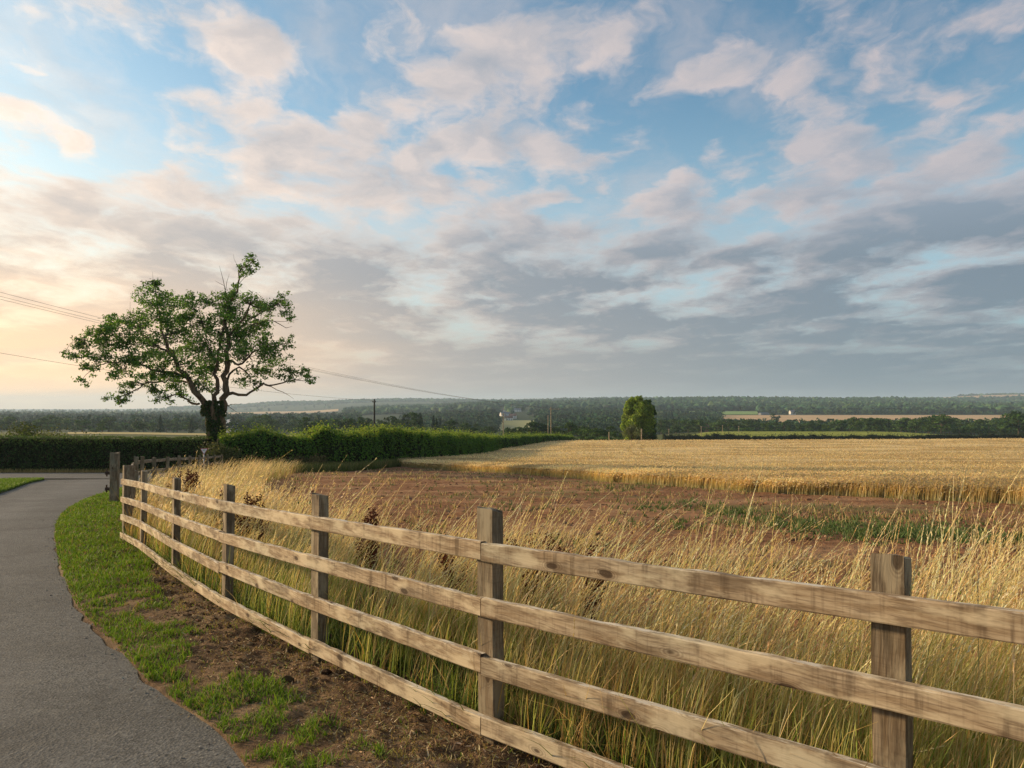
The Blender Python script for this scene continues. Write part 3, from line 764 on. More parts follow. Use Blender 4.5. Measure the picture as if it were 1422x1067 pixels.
# ------------------------------------------------------------------ verge lawn, island, weeds, litter
def short_grass():
    acc = Acc()
    X, Y = scatter(420000, 2.3, 34, -.85, .1, .62)
    e = edge_dist(X, Y); sd = -side_dist(X, Y)
    tot = e + sd
    f = e / np.maximum(tot, .01)                # 0 at the asphalt, 1 at the fence
    m_ = (e > .05) & (sd > .05) & (Y < 30)
    X, Y, e, sd, f = [a[m_] for a in (X, Y, e, sd, f)]
    n = fbm(X * 1.9, Y * 1.9, 101, 4); n2 = fbm(X * 6.5, Y * 6.5, 105, 3)
    lim = np.interp(Y, [2.5, 4, 6, 8.5, 10, 12, 16], [.52, .56, .66, .76, 1.0, 1.3, 1.7])
    bare = np.interp(Y, [2.5, 3.6, 4.5, 6, 8, 10.5], [.66, .57, .51, .48, .34, .08])
    dens = sstep(lim + .12, lim - .16, f) * sstep(bare - .05, bare + .07, .55 * n + .45 * n2 + .10 * sstep(.5, .12, f)) * sstep(.0, .08, e)
    k = rng.random(len(X)) < dens + .03 + .24 * (n2 > .44)
    X, Y, e, n2, dens = X[k], Y[k], e[k], n2[k], dens[k]; m = len(X); print('short grass', m)
    d = np.hypot(X, Y)
    H = rng.uniform(.02, .055, m) * (.6 + n2) * (1 + .3 * (d > 9)); H = np.where(rng.random(m) < .04, H * 1.9, H) * np.where(dens < .35, .6, 1)
    dry = rng.random(m) < .10 + .82 * (dens < .35)
    cb = np.where(dry[:, None], pick(m, (.24, .17, .07)), pick(m, (.075, .145, .012), (.105, .18, .018)))
    ct = np.where(dry[:, None], pick(m, (.40, .30, .13), (.30, .29, .09), (.24, .26, .06)), pick(m, (.19, .32, .022), (.26, .38, .035), (.14, .27, .02)))
    Z = ground(X, Y) + verge_h(X, Y, e) - .006
    V, F, C, _ = ribbons(np.stack([X, Y, Z], 1), H, np.clip(.0032 + d * .0009, .004, .028), H * rng.uniform(.2, 1.0, m), rng.uniform(0, 6.3, m), 2, cb, ct, 1.6)
    acc.add(V, F, C)
    acc.obj('verge_grass', M['grass'], 'short bright green grass on the verge beside the lane', 'grass')
    # island of grass in the mouth of the junction
    acc = Acc()
    n = 26000
    P = np.array([plane_xy(64, 666.6), plane_xy(40, 672), plane_xy(18, 680.5), plane_xy(-12, 690), plane_xy(-160, 712), plane_xy(-330, 690), plane_xy(-60, 671), plane_xy(20, 667.5)])
    X = rng.uniform(P[:, 0].min(), P[:, 0].max(), n * 3); Y = rng.uniform(P[:, 1].min(), P[:, 1].max(), n * 3)
    k = inpoly(X, Y, P); X, Y = X[k], Y[k]; m = len(X)
    H = rng.uniform(.05, .16, m)
    V, F, C, _ = ribbons(np.stack([X, Y, ground(X, Y) + .05], 1), H, np.full(m, .05), H * .4, rng.uniform(0, 6.3, m), 2, pick(m, (.06, .12, .012), (.09, .15, .02)), pick(m, (.15, .26, .03), (.21, .29, .05)), 1.5)
    acc.add(V, F, C)
    acc.obj('island_grass', M['grass'], 'green grass island in the mouth of the road junction', 'grass')
    Pz = np.column_stack([P, ground(P[:, 0], P[:, 1]) + .055])
    c = Pz.mean(0); nP = len(P)
    low = Pz.copy(); low[:, 2] -= .08
    V = np.concatenate([[c], Pz, low]); F3 = [(0, 1 + i, 1 + (i + 1) % nP) for i in range(nP)]; F4 = [(1 + i, 1 + nP + i, 1 + nP + (i + 1) % nP, 1 + (i + 1) % nP) for i in range(nP)]
    tag(mobj('verge_island', npmesh('verge_island', V, [np.array(F3), np.array(F4)], M['ground'])), 'raised grass island between the lane and the main road', 'verge', kind='structure')
short_grass()

def litter():
    acc = Acc()
    # dead straw bits and crumbs of soil on the bare part of the verge
    X, Y = scatter(120000, 2.3, 16, -.85, .25, .7)
    e = edge_dist(X, Y); sd = -side_dist(X, Y); k = (e > -.12) & (sd > -.3)
    X, Y, e, sd = X[k], Y[k], e[k], sd[k]; f = e / np.maximum(e + sd, .01)
    k = rng.random(len(X)) < sstep(.1, .7, f) * .9 + .10; X, Y, e = X[k], Y[k], e[k]; m = len(X)
    Z = ground(X, Y) + verge_h(X, Y, e) + .004
    a = rng.uniform(0, 6.28, m); l = rng.uniform(.008, .05, m); w = rng.uniform(.001, .0035, m) + np.hypot(X, Y) * .0003
    dx = np.cos(a); dy = np.sin(a); tz = rng.normal(0, .35, m)
    D = np.stack([dx, dy, tz], 1) * l[:, None]; S = np.stack([-dy, dx, rng.normal(0, .3, m)], 1) * w[:, None]
    P = np.stack([X, Y, Z], 1)
    V = np.stack([P - S, P + D * .5 - S * .8 + [0, 0, .003], P + D, P + S], 1).reshape(-1, 3)
    acc.add(V, np.arange(len(V)).reshape(-1, 4), np.repeat(pick(m, (.40, .29, .15), (.30, .20, .10), (.17, .105, .055), (.50, .40, .24), (.10, .06, .03)), 4, 0))
    acc.obj('plant_litter', M['litter'], 'dry straw bits and dead stalks lying on the soil verge', 'litter')
    # stones along the broken asphalt edge, clods by the fence
    ico = bpy.data.meshes.new('tmp'); bm = bmesh.new(); bmesh.ops.create_icosphere(bm, subdivisions=1, radius=1); bm.to_mesh(ico); bm.free()
    iv = np.array([v.co[:] for v in ico.vertices]); fi = np.array([p.vertices[:] for p in ico.polygons]); bpy.data.meshes.remove(ico)
    def rocks(name, X, Y, Z, r, cols, label, mat=None):
        m = len(X); acc = Acc()
        sc = r[:, None] * rng.uniform(.6, 1.3, (m, 3)); sc[:, 2] *= .65
        V = iv[None] * (1 + rng.normal(0, .16, (m, len(iv), 1))) * sc[:, None] + np.stack([X, Y, Z], 1)[:, None]
        F = fi[None] + (np.arange(m) * len(iv))[:, None, None]
        acc.add(V.reshape(-1, 3), F.reshape(-1, 3), np.repeat(pick(m, *cols), len(iv), 0))
        acc.obj(name, mat or M['litter'], label, name.replace('_', ' '))
    i = rng.integers(60, 330, 2600); o = np.abs(rng.normal(0, .10, 2600)) * np.sign(rng.random(2600) - .35)
    X = EDGE_S[i, 0] + EN[i, 0] * o + rng.normal(0, .05, 2600); Y = EDGE_S[i, 1] + EN[i, 1] * o + rng.normal(0, .05, 2600)
    rocks('gravel', X, Y, ground(X, Y) + .008, rng.gamma(2, .0013, 2600) + .0015, [(.30, .28, .24), (.22, .21, .18), (.40, .36, .30)], 'loose grey gravel along the broken edge of the lane')
    i = rng.integers(120, 330, 900); o = -np.abs(rng.normal(.05, .28, 900))
    X = FS[i, 0] + FN[i, 0] * o; Y = FS[i, 1] + FN[i, 1] * o; e = edge_dist(X, Y)
    rocks('soil_clods', X, Y, ground(X, Y) + verge_h(X, Y, e), rng.gamma(1.8, .0065, 900) + .004, [(.10, .06, .032), (.17, .105, .06), (.065, .04, .02)], 'dark earth clods heaped along the foot of the fence')
    X, Y = scatter(15000, 5, 60, -.55, 1.0, .8); k = side_dist(X, Y) > .6
    nb = barley_near(X / Y); k &= (Y < nb + .2); X, Y = X[k], Y[k]
    rocks('field_clods', X, Y, soil_z(X, Y), rng.gamma(1.8, .011, len(X)) + .004 + Y * .0003, [(.22, .11, .06), (.13, .065, .035), (.32, .19, .115)], 'crumbled red earth clods scattered over the bare soil', )
litter()

def weeds():
    acc = Acc()
    # patches of small green weeds on the bare soil (measured from the photo)
    spots = [(1010, 713, 26, 500), (960, 700, 20, 250), (1060, 722, 40, 700), (1140, 735, 45, 1000), (1230, 742, 50, 1300), (1320, 745, 45, 900), (1390, 752, 20, 300), (880, 676, 25, 300), (900, 706, 28, 350),
             (680, 662, 30, 220), (750, 670, 40, 220), (830, 684, 40, 250), (430, 700, 12, 90), (1180, 730, 80, 700), (780, 760, 40, 160), (740, 705, 60, 200), (640, 690, 50, 150), (560, 676, 40, 120), (930, 730, 50, 260)]
    for (px, py, r, n) in spots:
        n = int(n * .18)
        x = px + rng.normal(0, r, n); y = py + rng.normal(0, r * .14, n); Y = 1560 / np.maximum(y - 626, 20); X = (x - 711) / 1000 * Y
        k = side_dist(X, Y) > 1.0; X, Y = X[k], Y[k]
        for rep in range(5):
            m = len(X); H = rng.uniform(.04, .17, m)
            V, F, C, _ = ribbons(np.stack([X + rng.normal(0, .05, m), Y + rng.normal(0, .05, m), soil_z(X, Y)], 1), H, rng.uniform(.02, .04, m), H * rng.uniform(.2, 1.1, m), rng.uniform(0, 6.3, m), 2, pick(m, (.05, .10, .02), (.08, .12, .03)), pick(m, (.12, .18, .055), (.17, .21, .085)), 1.3)
            acc.add(V, F, C)
    # thin dry tufts and seedlings over the rest of the soil
    X, Y = scatter(5200, 6, 60, -.5, 1.0, .9); k = (side_dist(X, Y) > .9) & (Y < barley_near(X / Y)) & (fbm(X * .5, Y * .5, 95, 3) > .47); X, Y = X[k], Y[k]
    for rep in range(6):
        m = len(X); H = rng.uniform(.04, .22, m); g = rng.random(m) < .4
        V, F, C, _ = ribbons(np.stack([X + rng.normal(0, .07, m), Y + rng.normal(0, .07, m), soil_z(X, Y)], 1), H, .008 + Y * .0007, H * rng.uniform(.1, .9, m), rng.uniform(0, 6.3, m), 2, np.where(g[:, None], pick(m, (.08, .12, .03)), pick(m, *GOLD)), np.where(g[:, None], pick(m, (.16, .22, .06)), pick(m, *STRAW)), 1.4)
        acc.add(V, F, C)
    acc.obj('field_weeds', M['grass'], 'patches of low green weeds on the bare red soil', 'weeds')
weeds()

def barley():
    acc = Acc()
    n = 190000
    u = rng.uniform(-.159, 1.0, n); dpt = rng.exponential(4.0, n)
    nb = barley_near(u); X0 = u * nb; Y = nb + dpt * (nb / 30) ** .5 - .25 + .6 * (fbm(X0 * .9, nb * .9, 77, 3) - .45); X = u * Y
    lim = np.interp(u, [-.165, -.0976, -.021, .05, .09, 1.2], [66, 84, 122, 160, 182, 182]); k = Y < lim
    u2 = rng.uniform(-.159, .9, 90000); l2 = np.interp(u2, [-.165, -.0976, -.021, .05, .09, 1.2], [66, 84, 122, 160, 182, 182]); n2 = np.minimum(barley_near(u2), l2)
    Y2 = n2 + (l2 - n2) * rng.random(90000) ** 1.3
    X = np.concatenate([X[k], u2 * Y2]); Y = np.concatenate([Y[k], Y2]); m = len(X)
    h = barley_h(X, Y) * rng.normal(1.0, .15, m)
    cl = fbm(X * .22, Y * .5, 75, 4)
    edge = Y - barley_near(X / Y)
    cb = np.where((edge < 1.2)[:, None], pick(m, (.36, .36, .19), (.42, .38, .20)), pick(m, (.45, .31, .12)))
    h = h * np.where(Y - barley_near(X / Y) < .9, rng.uniform(.62, 1.0, m), 1)
    cm = pick(m, (.58, .40, .14), (.62, .45, .18)); ct = tint(m, (.84, .64, .33), .10) * (.55 + .9 * sstep(.3, .68, cl)[:, None] * .75)
    w = .005 + Y * .00042
    lean = h * rng.uniform(.05, .3, m); az = rng.normal(.2, .6, m)
    P = np.stack([X, Y, ground(X, Y)], 1)
    V, F, C, path = ribbons(P, h, w, lean, az, 2, cb, cm, 1.8, taper=.3); acc.add(V, F, C)
    # nodding ears
    tip = path[:, -1]; ax = np.stack([np.cos(az) * .8, np.sin(az) * .8, rng.uniform(-.5, .5, m)], 1) * (.09 + Y * .0006)[:, None]
    sdv = np.stack([-np.sin(az), np.cos(az), np.zeros(m)], 1) * (w * .9)[:, None]; upv = np.zeros((m, 3)); upv[:, 2] = w * .9
    V = np.stack([tip, tip + ax * .5 + sdv + upv, tip + ax, tip + ax * .5 - sdv - upv], 1).reshape(-1, 3)
    acc.add(V, np.arange(len(V)).reshape(-1, 4), np.repeat(ct, 4, 0))
    acc.obj('barley_stalks', M['straw'], 'golden barley stalks with nodding ears in the ripe field', 'barley')
barley()
# ------------------------------------------------------------------ post and rail fences
def rough_board(name, L_, h, t, mat, sag=0.0, bend=None, seg=44, wob=.0008, amp=.30, seed=0):
    """a sawn board along local x, its face towards -y; edges worn and uneven. bend: list of (x, y, z) the board passes through"""
    prof = [(-.5, -.5), (-.5, -.18), (-.5, .2), (-.5, .5), (.5, .5), (.5, 0), (.5, -.5), (0, -.5)]
    prof = [(-.5, -.44), (-.5, 0), (-.5, .44), (-.40, .5), (.40, .5), (.5, .44), (.5, -.44), (.40, -.5), (-.40, -.5)]
    n = len(prof); s = np.linspace(0, 1, seg); V = []
    b = np.array(bend if bend is not None else [(0, 0, 0), (L_, 0, 0)], float)
    bl = np.concatenate([[0], np.cumsum(np.linalg.norm(np.diff(b, axis=0), axis=1))]); tot = bl[-1]
    C = np.stack([np.interp(s * tot, bl, b[:, k]) for k in range(3)], 1)
    r = np.random.default_rng(seed)
    k1 = (vnoise(s * tot * 2.3, np.full(seg, seed * 3.1), seed) - .5) * 2
    for i in range(seg):
        for j, (py, pz) in enumerate(prof):
            e = (vnoise(np.array([s[i] * tot * 9]), np.array([j * 1.7 + seed]), 5)[0] - .5) * 2
            e2 = (vnoise(np.array([s[i] * tot * 30]), np.array([j * 1.7 + seed]), 6)[0] - .5) * 2
            ch = 0
            if pz > .3 and vnoise(np.array([s[i] * tot * 6.5]), np.array([seed * 1.3]), 9)[0] > .78: ch = -.0055 * (1 if py < 0 else .4)
            V.append((C[i, 0], C[i, 1] + py * t + e2 * .0012, C[i, 2] + pz * h + k1[i] * wob + (e * .0035 + e2 * .002) * amp * (1 if pz > 0 else .8) + ch))
    F = [(i * n + j, i * n + (j + 1) % n, (i + 1) * n + (j + 1) % n, (i + 1) * n + j) for i in range(seg - 1) for j in range(n)]
    V = np.array(V); c0 = len(V); V = np.vstack([V, V[:n].mean(0), V[(seg-1)*n:].mean(0)])
    F3 = [(c0, (j + 1) % n, j) for j in range(n)] + [(c0 + 1, (seg-1)*n + j, (seg-1)*n + (j + 1) % n) for j in range(n)]
    return npmesh(name, V, [np.array(F)[:, ::-1], np.array(F3)[:, ::-1]], mat)

def rough_post(name, w, d, z0, z1, mat, seed=0, slope=.01, top=.006):
    """a sawn post, width w along local x, depth d along local y"""
    prof = [(-.5, -.46), (-.47, -.5), (0, -.5), (.47, -.5), (.5, -.46), (.5, .46), (.47, .5), (-.47, .5), (-.5, .46)]
    n = len(prof); seg = 16; V = []
    r = np.random.default_rng(seed)
    lx, ly = r.normal(0, .006, 2)
    for i in range(seg):
        f = i / (seg - 1); z = z0 + (z1 - z0) * f
        for j, (px, py) in enumerate(prof):
            e = (vnoise(np.array([z * 6]), np.array([j * 2.3 + seed * 7]), 8)[0] - .5) * 2
            V.append((px * w + e * .003 + lx * f, py * d + e * .0025 + ly * f, z + (slope * py + r.normal(0, top) if i == seg - 1 else 0)))
    V = np.array(V); c = V[-n:].mean(0) + [0, 0, .003]; V = np.vstack([V, c])
    F = [(i * n + j, i * n + (j + 1) % n, (i + 1) * n + (j + 1) % n, (i + 1) * n + j) for i in range(seg - 1) for j in range(n)]
    F3 = [((seg - 1) * n + j, (seg - 1) * n + (j + 1) % n, len(V) - 1) for j in range(n)]
    return npmesh(name, V, [np.array(F), np.array(F3)], mat)

def fence(label, pts, tops, rails_z, rail_h, breaks, pw, pd, pmat, rmat, base_up=None, over=.03, seed=1, nails=False):
    root = thing('wooden_fence', label, 'fence', (pts[0][0], pts[0][1], gz(*pts[0])))
    rl = Vector(root.location)
    P = np.array(pts, float); T = np.gradient(P, axis=0); T /= np.linalg.norm(T, axis=1)[:, None]
    N = np.stack([T[:, 1], -T[:, 0]], 1)                     # field side
    G = ground(P[:, 0], P[:, 1]) + (np.array(base_up) if base_up is not None else 0)
    for i in range(len(P)):
        w_, d_ = (pw, pd) if np.isscalar(pw) else (pw[i], pd[i])
        me = rough_post('post', w_, d_, -.35, tops[i], pmat, seed + i)
        loc = Vector((P[i, 0] + N[i, 0] * d_ / 2, P[i, 1] + N[i, 1] * d_ / 2, G[i])) - rl
        mobj('post', me, root, loc, (0, 0, math.atan2(T[i, 1], T[i, 0])))
    for r_, z in enumerate(rails_z):
        br = breaks[r_]
        for a, b in zip(br[:-1], br[1:]):
            p0 = np.array([P[a, 0], P[a, 1], G[a] + z]); rail_t = .04
            pp = np.array([[P[k, 0] - N[k, 0] * (rail_t / 2 + .001), P[k, 1] - N[k, 1] * (rail_t / 2 + .001), G[k] + z] for k in range(a, b + 1)])
            rj = np.random.default_rng(seed * 100 + r_ * 10 + a); pp[:, 2] += rj.normal(0, .006, len(pp))
            # butt joints on the posts with a hair of a gap
            d0 = pp[1] - pp[0]; pp[0] += d0 / np.linalg.norm(d0) * .002; d1 = pp[-1] - pp[-2]; pp[-1] -= d1 / np.linalg.norm(d1) * .002
            if a == br[0]: pp[0] -= d0 / np.linalg.norm(d0) * over
            if b == br[-1]: pp[-1] += d1 / np.linalg.norm(d1) * over
            D = pp[-1] - pp[0]; ang = math.atan2(D[1], D[0]); Rm = np.array([[math.cos(ang), math.sin(ang), 0], [-math.sin(ang), math.cos(ang), 0], [0, 0, 1]])
            loc = (pp - pp[0]) @ Rm.T
            me = rough_board('rail', 0, rail_h, rail_t, rmat, bend=loc, seg=int(24 * max(1, b - a)), seed=seed * 31 + r_ * 7 + a)
            ro = mobj('rail', me, root, Vector(pp[0]) - rl, (0, 0, ang))
            if nails:
                for k in range(a, b + 1):
                    q = loc[k - a]; dx = .028 if k == a else (-.028 if k == b else 0)
                    for dz in (-.024, .022): mobj('nail', NAIL, ro, (q[0] + dx + rj.normal(0, .004), q[1] - rail_t / 2 + .001, q[2] + dz + rj.normal(0, .003)))
    return root

k = NT('rusty_nail'); M['nail'] = k.finish(k.mix(k.noise(k.geo(), 300, 2, .5), (.035, .025, .02), (.11, .06, .035)), .7, spec=.4)
_b = MB(); _b.tube([(0, .004, 0), (0, -.0012, 0), (0, -.0022, 0)], [.0068, .0068, .0046], 8); NAIL = _b.mesh('nail', M['nail'], True)
pts = [(a[1], a[2]) for a in FP]
tops = [1.25, 1.25, 1.205, 1.255, 1.245, 1.24, 1.235, 1.255, 1.31]
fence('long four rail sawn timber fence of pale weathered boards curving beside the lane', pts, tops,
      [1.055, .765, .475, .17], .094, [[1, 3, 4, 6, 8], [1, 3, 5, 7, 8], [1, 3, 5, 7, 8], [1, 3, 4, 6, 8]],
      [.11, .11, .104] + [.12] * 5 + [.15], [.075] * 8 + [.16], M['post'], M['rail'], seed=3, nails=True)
P2 = [(-6.76, 12.7)] + F2
up = [.0, .06, .14] + [.16] * 9
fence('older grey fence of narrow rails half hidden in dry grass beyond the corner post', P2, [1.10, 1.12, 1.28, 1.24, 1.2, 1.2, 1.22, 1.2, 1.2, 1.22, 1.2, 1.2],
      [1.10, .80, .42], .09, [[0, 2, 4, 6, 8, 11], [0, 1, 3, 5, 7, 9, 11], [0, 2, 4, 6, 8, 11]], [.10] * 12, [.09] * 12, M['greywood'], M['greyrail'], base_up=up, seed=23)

# gate post with its iron hinges at the lane side
gx, gy = -11.55, 21.0
gp = thing('gate_post', 'stout square grey gate post with iron hinges standing where the fence turns', 'gate post', (gx, gy, gz(gx, gy)), R(12))
mobj('post', rough_post('post', .21, .21, -.3, 1.50, M['greywood'], 77, .02, .012), gp)
k = NT('rusty_iron'); M['iron'] = k.finish(k.mix(k.noise(k.geo(), 40, 4, .6), (.03, .022, .018), (.09, .05, .03)), .7, spec=.3)
for z in (.92, .46):
    b = MB(); b.box((-.24, -.05, z - .045), (-.104, .05, z + .045)); b.tube([(-.21, 0, z - .10), (-.21, 0, z + .12)], .022, 8)
    mobj('hinge', b.mesh('hinge', M['iron']), gp)

# ------------------------------------------------------------------ give way sign
M['sw'] = m_plain('sign_white', (.78, .77, .78), .45, .4, .05); M['sr'] = m_plain('sign_red', (.42, .06, .08), .45, .4, .08)
M['sk'] = m_plain('sign_black', (.03, .03, .03), .5, .3, .1); M['galv'] = m_plain('galvanised_steel', (.33, .34, .34), .5, .5, .15)
sx, sy = -16.3, 38.2
szb = gz(sx, sy)
sg = thing('give_way_sign', 'small white triangular give way sign on a thin grey pole by the hedge', 'road sign', (sx, sy, szb), math.atan2(sx, -sy) * 0 + R(23))
pt = at(284.5, 632, sy)[2] - szb; S_ = .40; ht = S_ * .866
b = MB(); b.tube([(0, .03, -.2), (0, .03, pt + ht * .8)], .03, 10); mobj('pole', b.mesh('pole', M['galv'], True), sg)
def tri_prism(name, s, y0, y1, mat, zc):
    h = s * .866; c = [(-s/2, h*2/3), (s/2, h*2/3), (0, -h/3 - h/3)]
    c = [(-s/2, h/3), (s/2, h/3), (0, -2*h/3)]
    # rounded corners
    out = []
    for i in range(3):
        p = np.array(c[i]); a = np.array(c[i-1]) - p; d = np.array(c[(i+1) % 3]) - p; a /= np.linalg.norm(a); d /= np.linalg.norm(d); r = s * .07
        for t in np.linspace(0, 1, 5): out.append(p + a*r*(1-t)**2 + d*r*t**2)
    n = len(out); V = [(q[0], y0, zc + q[1]) for q in out] + [(q[0], y1, zc + q[1]) for q in out]
    bm = bmesh.new(); vs = [bm.verts.new(v) for v in V]
    bm.faces.new(vs[:n]); bm.faces.new(vs[n:][::-1])
    for i in range(n): bm.faces.new((vs[i], vs[n+i], vs[n+(i+1) % n], vs[(i+1) % n]))
    bmesh.ops.recalc_face_normals(bm, faces=bm.faces)
    me = bpy.data.meshes.new(name); bm.to_mesh(me); bm.free(); me.materials.append(mat); return me
zc = pt + ht * 2 / 3
fr = mobj('border', tri_prism('border', S_, -.012, 0, M['sr'], zc), sg)
mobj('panel', tri_prism('panel', S_ * .80, -.016, -.012, M['sw'], zc), sg)
for w_, zz, sz in (('GIVE', .048, .062), ('WAY', -.012, .062)):
    cu = bpy.data.curves.new('lettering', 'FONT'); cu.body = w_; cu.size = sz; cu.align_x = 'CENTER'; cu.extrude = .001; cu.materials.append(M['sk'])
    o = bpy.data.objects.new('lettering', cu); me = bpy.data.meshes.new_from_object(o); bpy.data.objects.remove(o)
    mobj('lettering', me, sg, (0, -.018, zc + zz), (R(90), 0, 0))

# ------------------------------------------------------------------ foliage cards
def cards(C, size, out=None, up=.35, asp=.5, fold=.25):
    """small folded leaf sprays: C (n,3), size (n,), out = preferred facing"""
    n = len(C); nrm = rng.normal(size=(n, 3))
    if out is not None: nrm = nrm * .8 + out * 1.0
    nrm[:, 2] += up; nrm /= np.linalg.norm(nrm, axis=1)[:, None]
    a = np.cross(nrm, rng.normal(size=(n, 3))); a /= np.linalg.norm(a, axis=1)[:, None] + 1e-9; b = np.cross(nrm, a)
    s = size[:, None]
    p0 = C - a * s * .5; p1 = C + b * s * asp * .5 - nrm * s * fold * .5; p2 = C + a * s * .5; p3 = C - b * s * asp * .5 - nrm * s * fold * .5
    V = np.stack([p0, p1, p2, p3], 1).reshape(-1, 3); i = np.arange(n)[:, None] * 4
    F = np.concatenate([i + [0, 1, 2], i + [0, 2, 3]])
    return V, F

def hedge(label, path, H, Wd, n, size, cols, lump=.15, top_cols=None, top_bias=.0, base=0.0, tidy=True, group=None, grow=None, seed=0):
    path = np.array(path, float); d = np.concatenate([[0], np.cumsum(np.linalg.norm(np.diff(path[:, :2], axis=0), axis=1))])
    root = thing('hedge', label, 'hedge', (path[0, 0], path[0, 1], gz(path[0, 0], path[0, 1])), 0, group)
    rl = np.array(root.location)
    L_ = d[-1]
    def spine(s):
        X = np.interp(s, d, path[:, 0]); Y = np.interp(s, d, path[:, 1])
        T = np.stack([np.interp(s + .5, d, path[:, 0]) - np.interp(s - .5, d, path[:, 0]), np.interp(s + .5, d, path[:, 1]) - np.interp(s - .5, d, path[:, 1])], -1)
        T /= np.linalg.norm(T, axis=-1, keepdims=True) + 1e-9
        return X, Y, np.stack([T[..., 1], -T[..., 0]], -1)
    Hs = (lambda s: np.interp(s, d, H)) if not np.isscalar(H) else (lambda s: np.full(np.shape(s), H))
    def surf(s, a):
        """a 0..1 goes up the near side, over the top and down the far side"""
        X, Y, N = spine(s); hh = Hs(s) * (1 + lump * .8 * (fbm(s * .6, a * 0 + seed, 120 + seed, 3) - .5) * (2 if not tidy else .35))
        p = np.where(a < .4, a / .4, np.where(a < .6, 1.0, (1 - a) / .4)); side = np.where(a < .4, 1.0, np.where(a < .6, 1 - (a - .4) / .2 * 2, -1.0))
        wd = Wd / 2 * (1 - (.12 if tidy else .35) * p ** 2) * (1 + lump * 2 * (fbm(s * .7 + 9, a * 6 + seed, 130 + seed, 3) - .5))
        zz = hh * (p if tidy else np.sin(p * np.pi / 2) ** .9)
        return np.stack([X + N[..., 0] * side * wd, Y + N[..., 1] * side * wd, ground(X, Y) + base + zz], -1), N, side, p
    s = rng.uniform(0, L_, n); a = np.where(rng.random(n) < .86, rng.uniform(0, .62, n), rng.uniform(.6, 1, n))
    P, N, side, p = surf(s, a)
    out = np.stack([N[:, 0] * side, N[:, 1] * side, np.where((a > .38) & (a < .62), 1.5, .15)], 1)
    jit = np.abs(rng.normal(0, .5 if tidy else 1.0, n)) * size
    gap = fbm(s * 1.7, p * 2.6 + side, 140 + seed, 3)
    P = P + out / np.linalg.norm(out, axis=1)[:, None] * (jit - size * .8 - (gap < .42) * size * 1.2)[:, None]
    P[:, 2] += np.where((p > .85) & (rng.random(n) < (.05 if tidy else .35)), np.abs(rng.normal(0, .8 if not tidy else .35, n)) * size * 2, 0)
    col = pick(n, *cols)
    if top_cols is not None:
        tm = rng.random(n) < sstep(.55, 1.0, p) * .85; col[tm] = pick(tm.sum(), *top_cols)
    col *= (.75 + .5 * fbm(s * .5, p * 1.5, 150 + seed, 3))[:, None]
    V, F = cards(P - rl, rng.uniform(.6, 1.35, n) * size, out, .3, .6)
    mobj('foliage', npmesh('foliage', V, F, M['leaf'], col=np.repeat(np.clip(col, .003, 1), 4, 0)), root)
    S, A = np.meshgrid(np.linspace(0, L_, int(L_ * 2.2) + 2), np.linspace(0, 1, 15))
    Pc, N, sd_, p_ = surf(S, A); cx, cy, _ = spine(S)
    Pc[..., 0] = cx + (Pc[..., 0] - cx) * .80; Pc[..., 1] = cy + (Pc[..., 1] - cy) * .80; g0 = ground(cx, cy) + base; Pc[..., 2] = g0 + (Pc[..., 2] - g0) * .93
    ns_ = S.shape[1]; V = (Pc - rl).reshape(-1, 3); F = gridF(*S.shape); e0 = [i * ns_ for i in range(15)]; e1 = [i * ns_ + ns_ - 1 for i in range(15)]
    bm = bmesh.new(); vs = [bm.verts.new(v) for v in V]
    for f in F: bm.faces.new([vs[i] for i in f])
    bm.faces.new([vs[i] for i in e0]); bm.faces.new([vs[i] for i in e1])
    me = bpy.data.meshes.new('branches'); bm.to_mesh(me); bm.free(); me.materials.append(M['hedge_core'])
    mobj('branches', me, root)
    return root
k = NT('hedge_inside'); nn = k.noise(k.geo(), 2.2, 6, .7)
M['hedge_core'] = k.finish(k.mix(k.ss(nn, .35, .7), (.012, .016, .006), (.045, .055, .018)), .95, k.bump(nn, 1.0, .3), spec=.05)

HG = [(.045, .105, .018), (.065, .13, .022), (.034, .075, .016)]
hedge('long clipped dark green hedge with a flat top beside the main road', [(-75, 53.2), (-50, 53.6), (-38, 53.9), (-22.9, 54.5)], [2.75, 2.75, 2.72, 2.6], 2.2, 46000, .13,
      HG + [(.075, .06, .028)], .16, [(.10, .17, .025), (.085, .14, .022)], seed=1)  # lighter top leaves: the sunlit top edge is painted into their colour
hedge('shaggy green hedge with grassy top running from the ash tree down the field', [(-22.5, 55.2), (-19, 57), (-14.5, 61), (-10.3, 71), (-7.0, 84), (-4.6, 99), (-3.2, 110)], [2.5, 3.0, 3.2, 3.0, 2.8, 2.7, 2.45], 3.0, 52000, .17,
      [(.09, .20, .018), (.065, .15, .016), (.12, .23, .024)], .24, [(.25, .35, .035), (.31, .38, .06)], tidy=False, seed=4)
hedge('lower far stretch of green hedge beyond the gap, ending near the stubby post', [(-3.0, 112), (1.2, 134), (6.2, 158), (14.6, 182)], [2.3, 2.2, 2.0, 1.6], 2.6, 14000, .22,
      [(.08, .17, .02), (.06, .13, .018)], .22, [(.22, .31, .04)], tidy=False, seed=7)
hedge('dark low hedge along the foot of the yellow green field', [(68, 325), (110, 326), (160, 328), (210, 330), (262, 334)], [3.6, 2.6, 2.4, 2.3, 3.4], 3.5, 9000, .55,
      [(.03, .055, .016), (.024, .045, .013)], .5, None, tidy=False, seed=9)

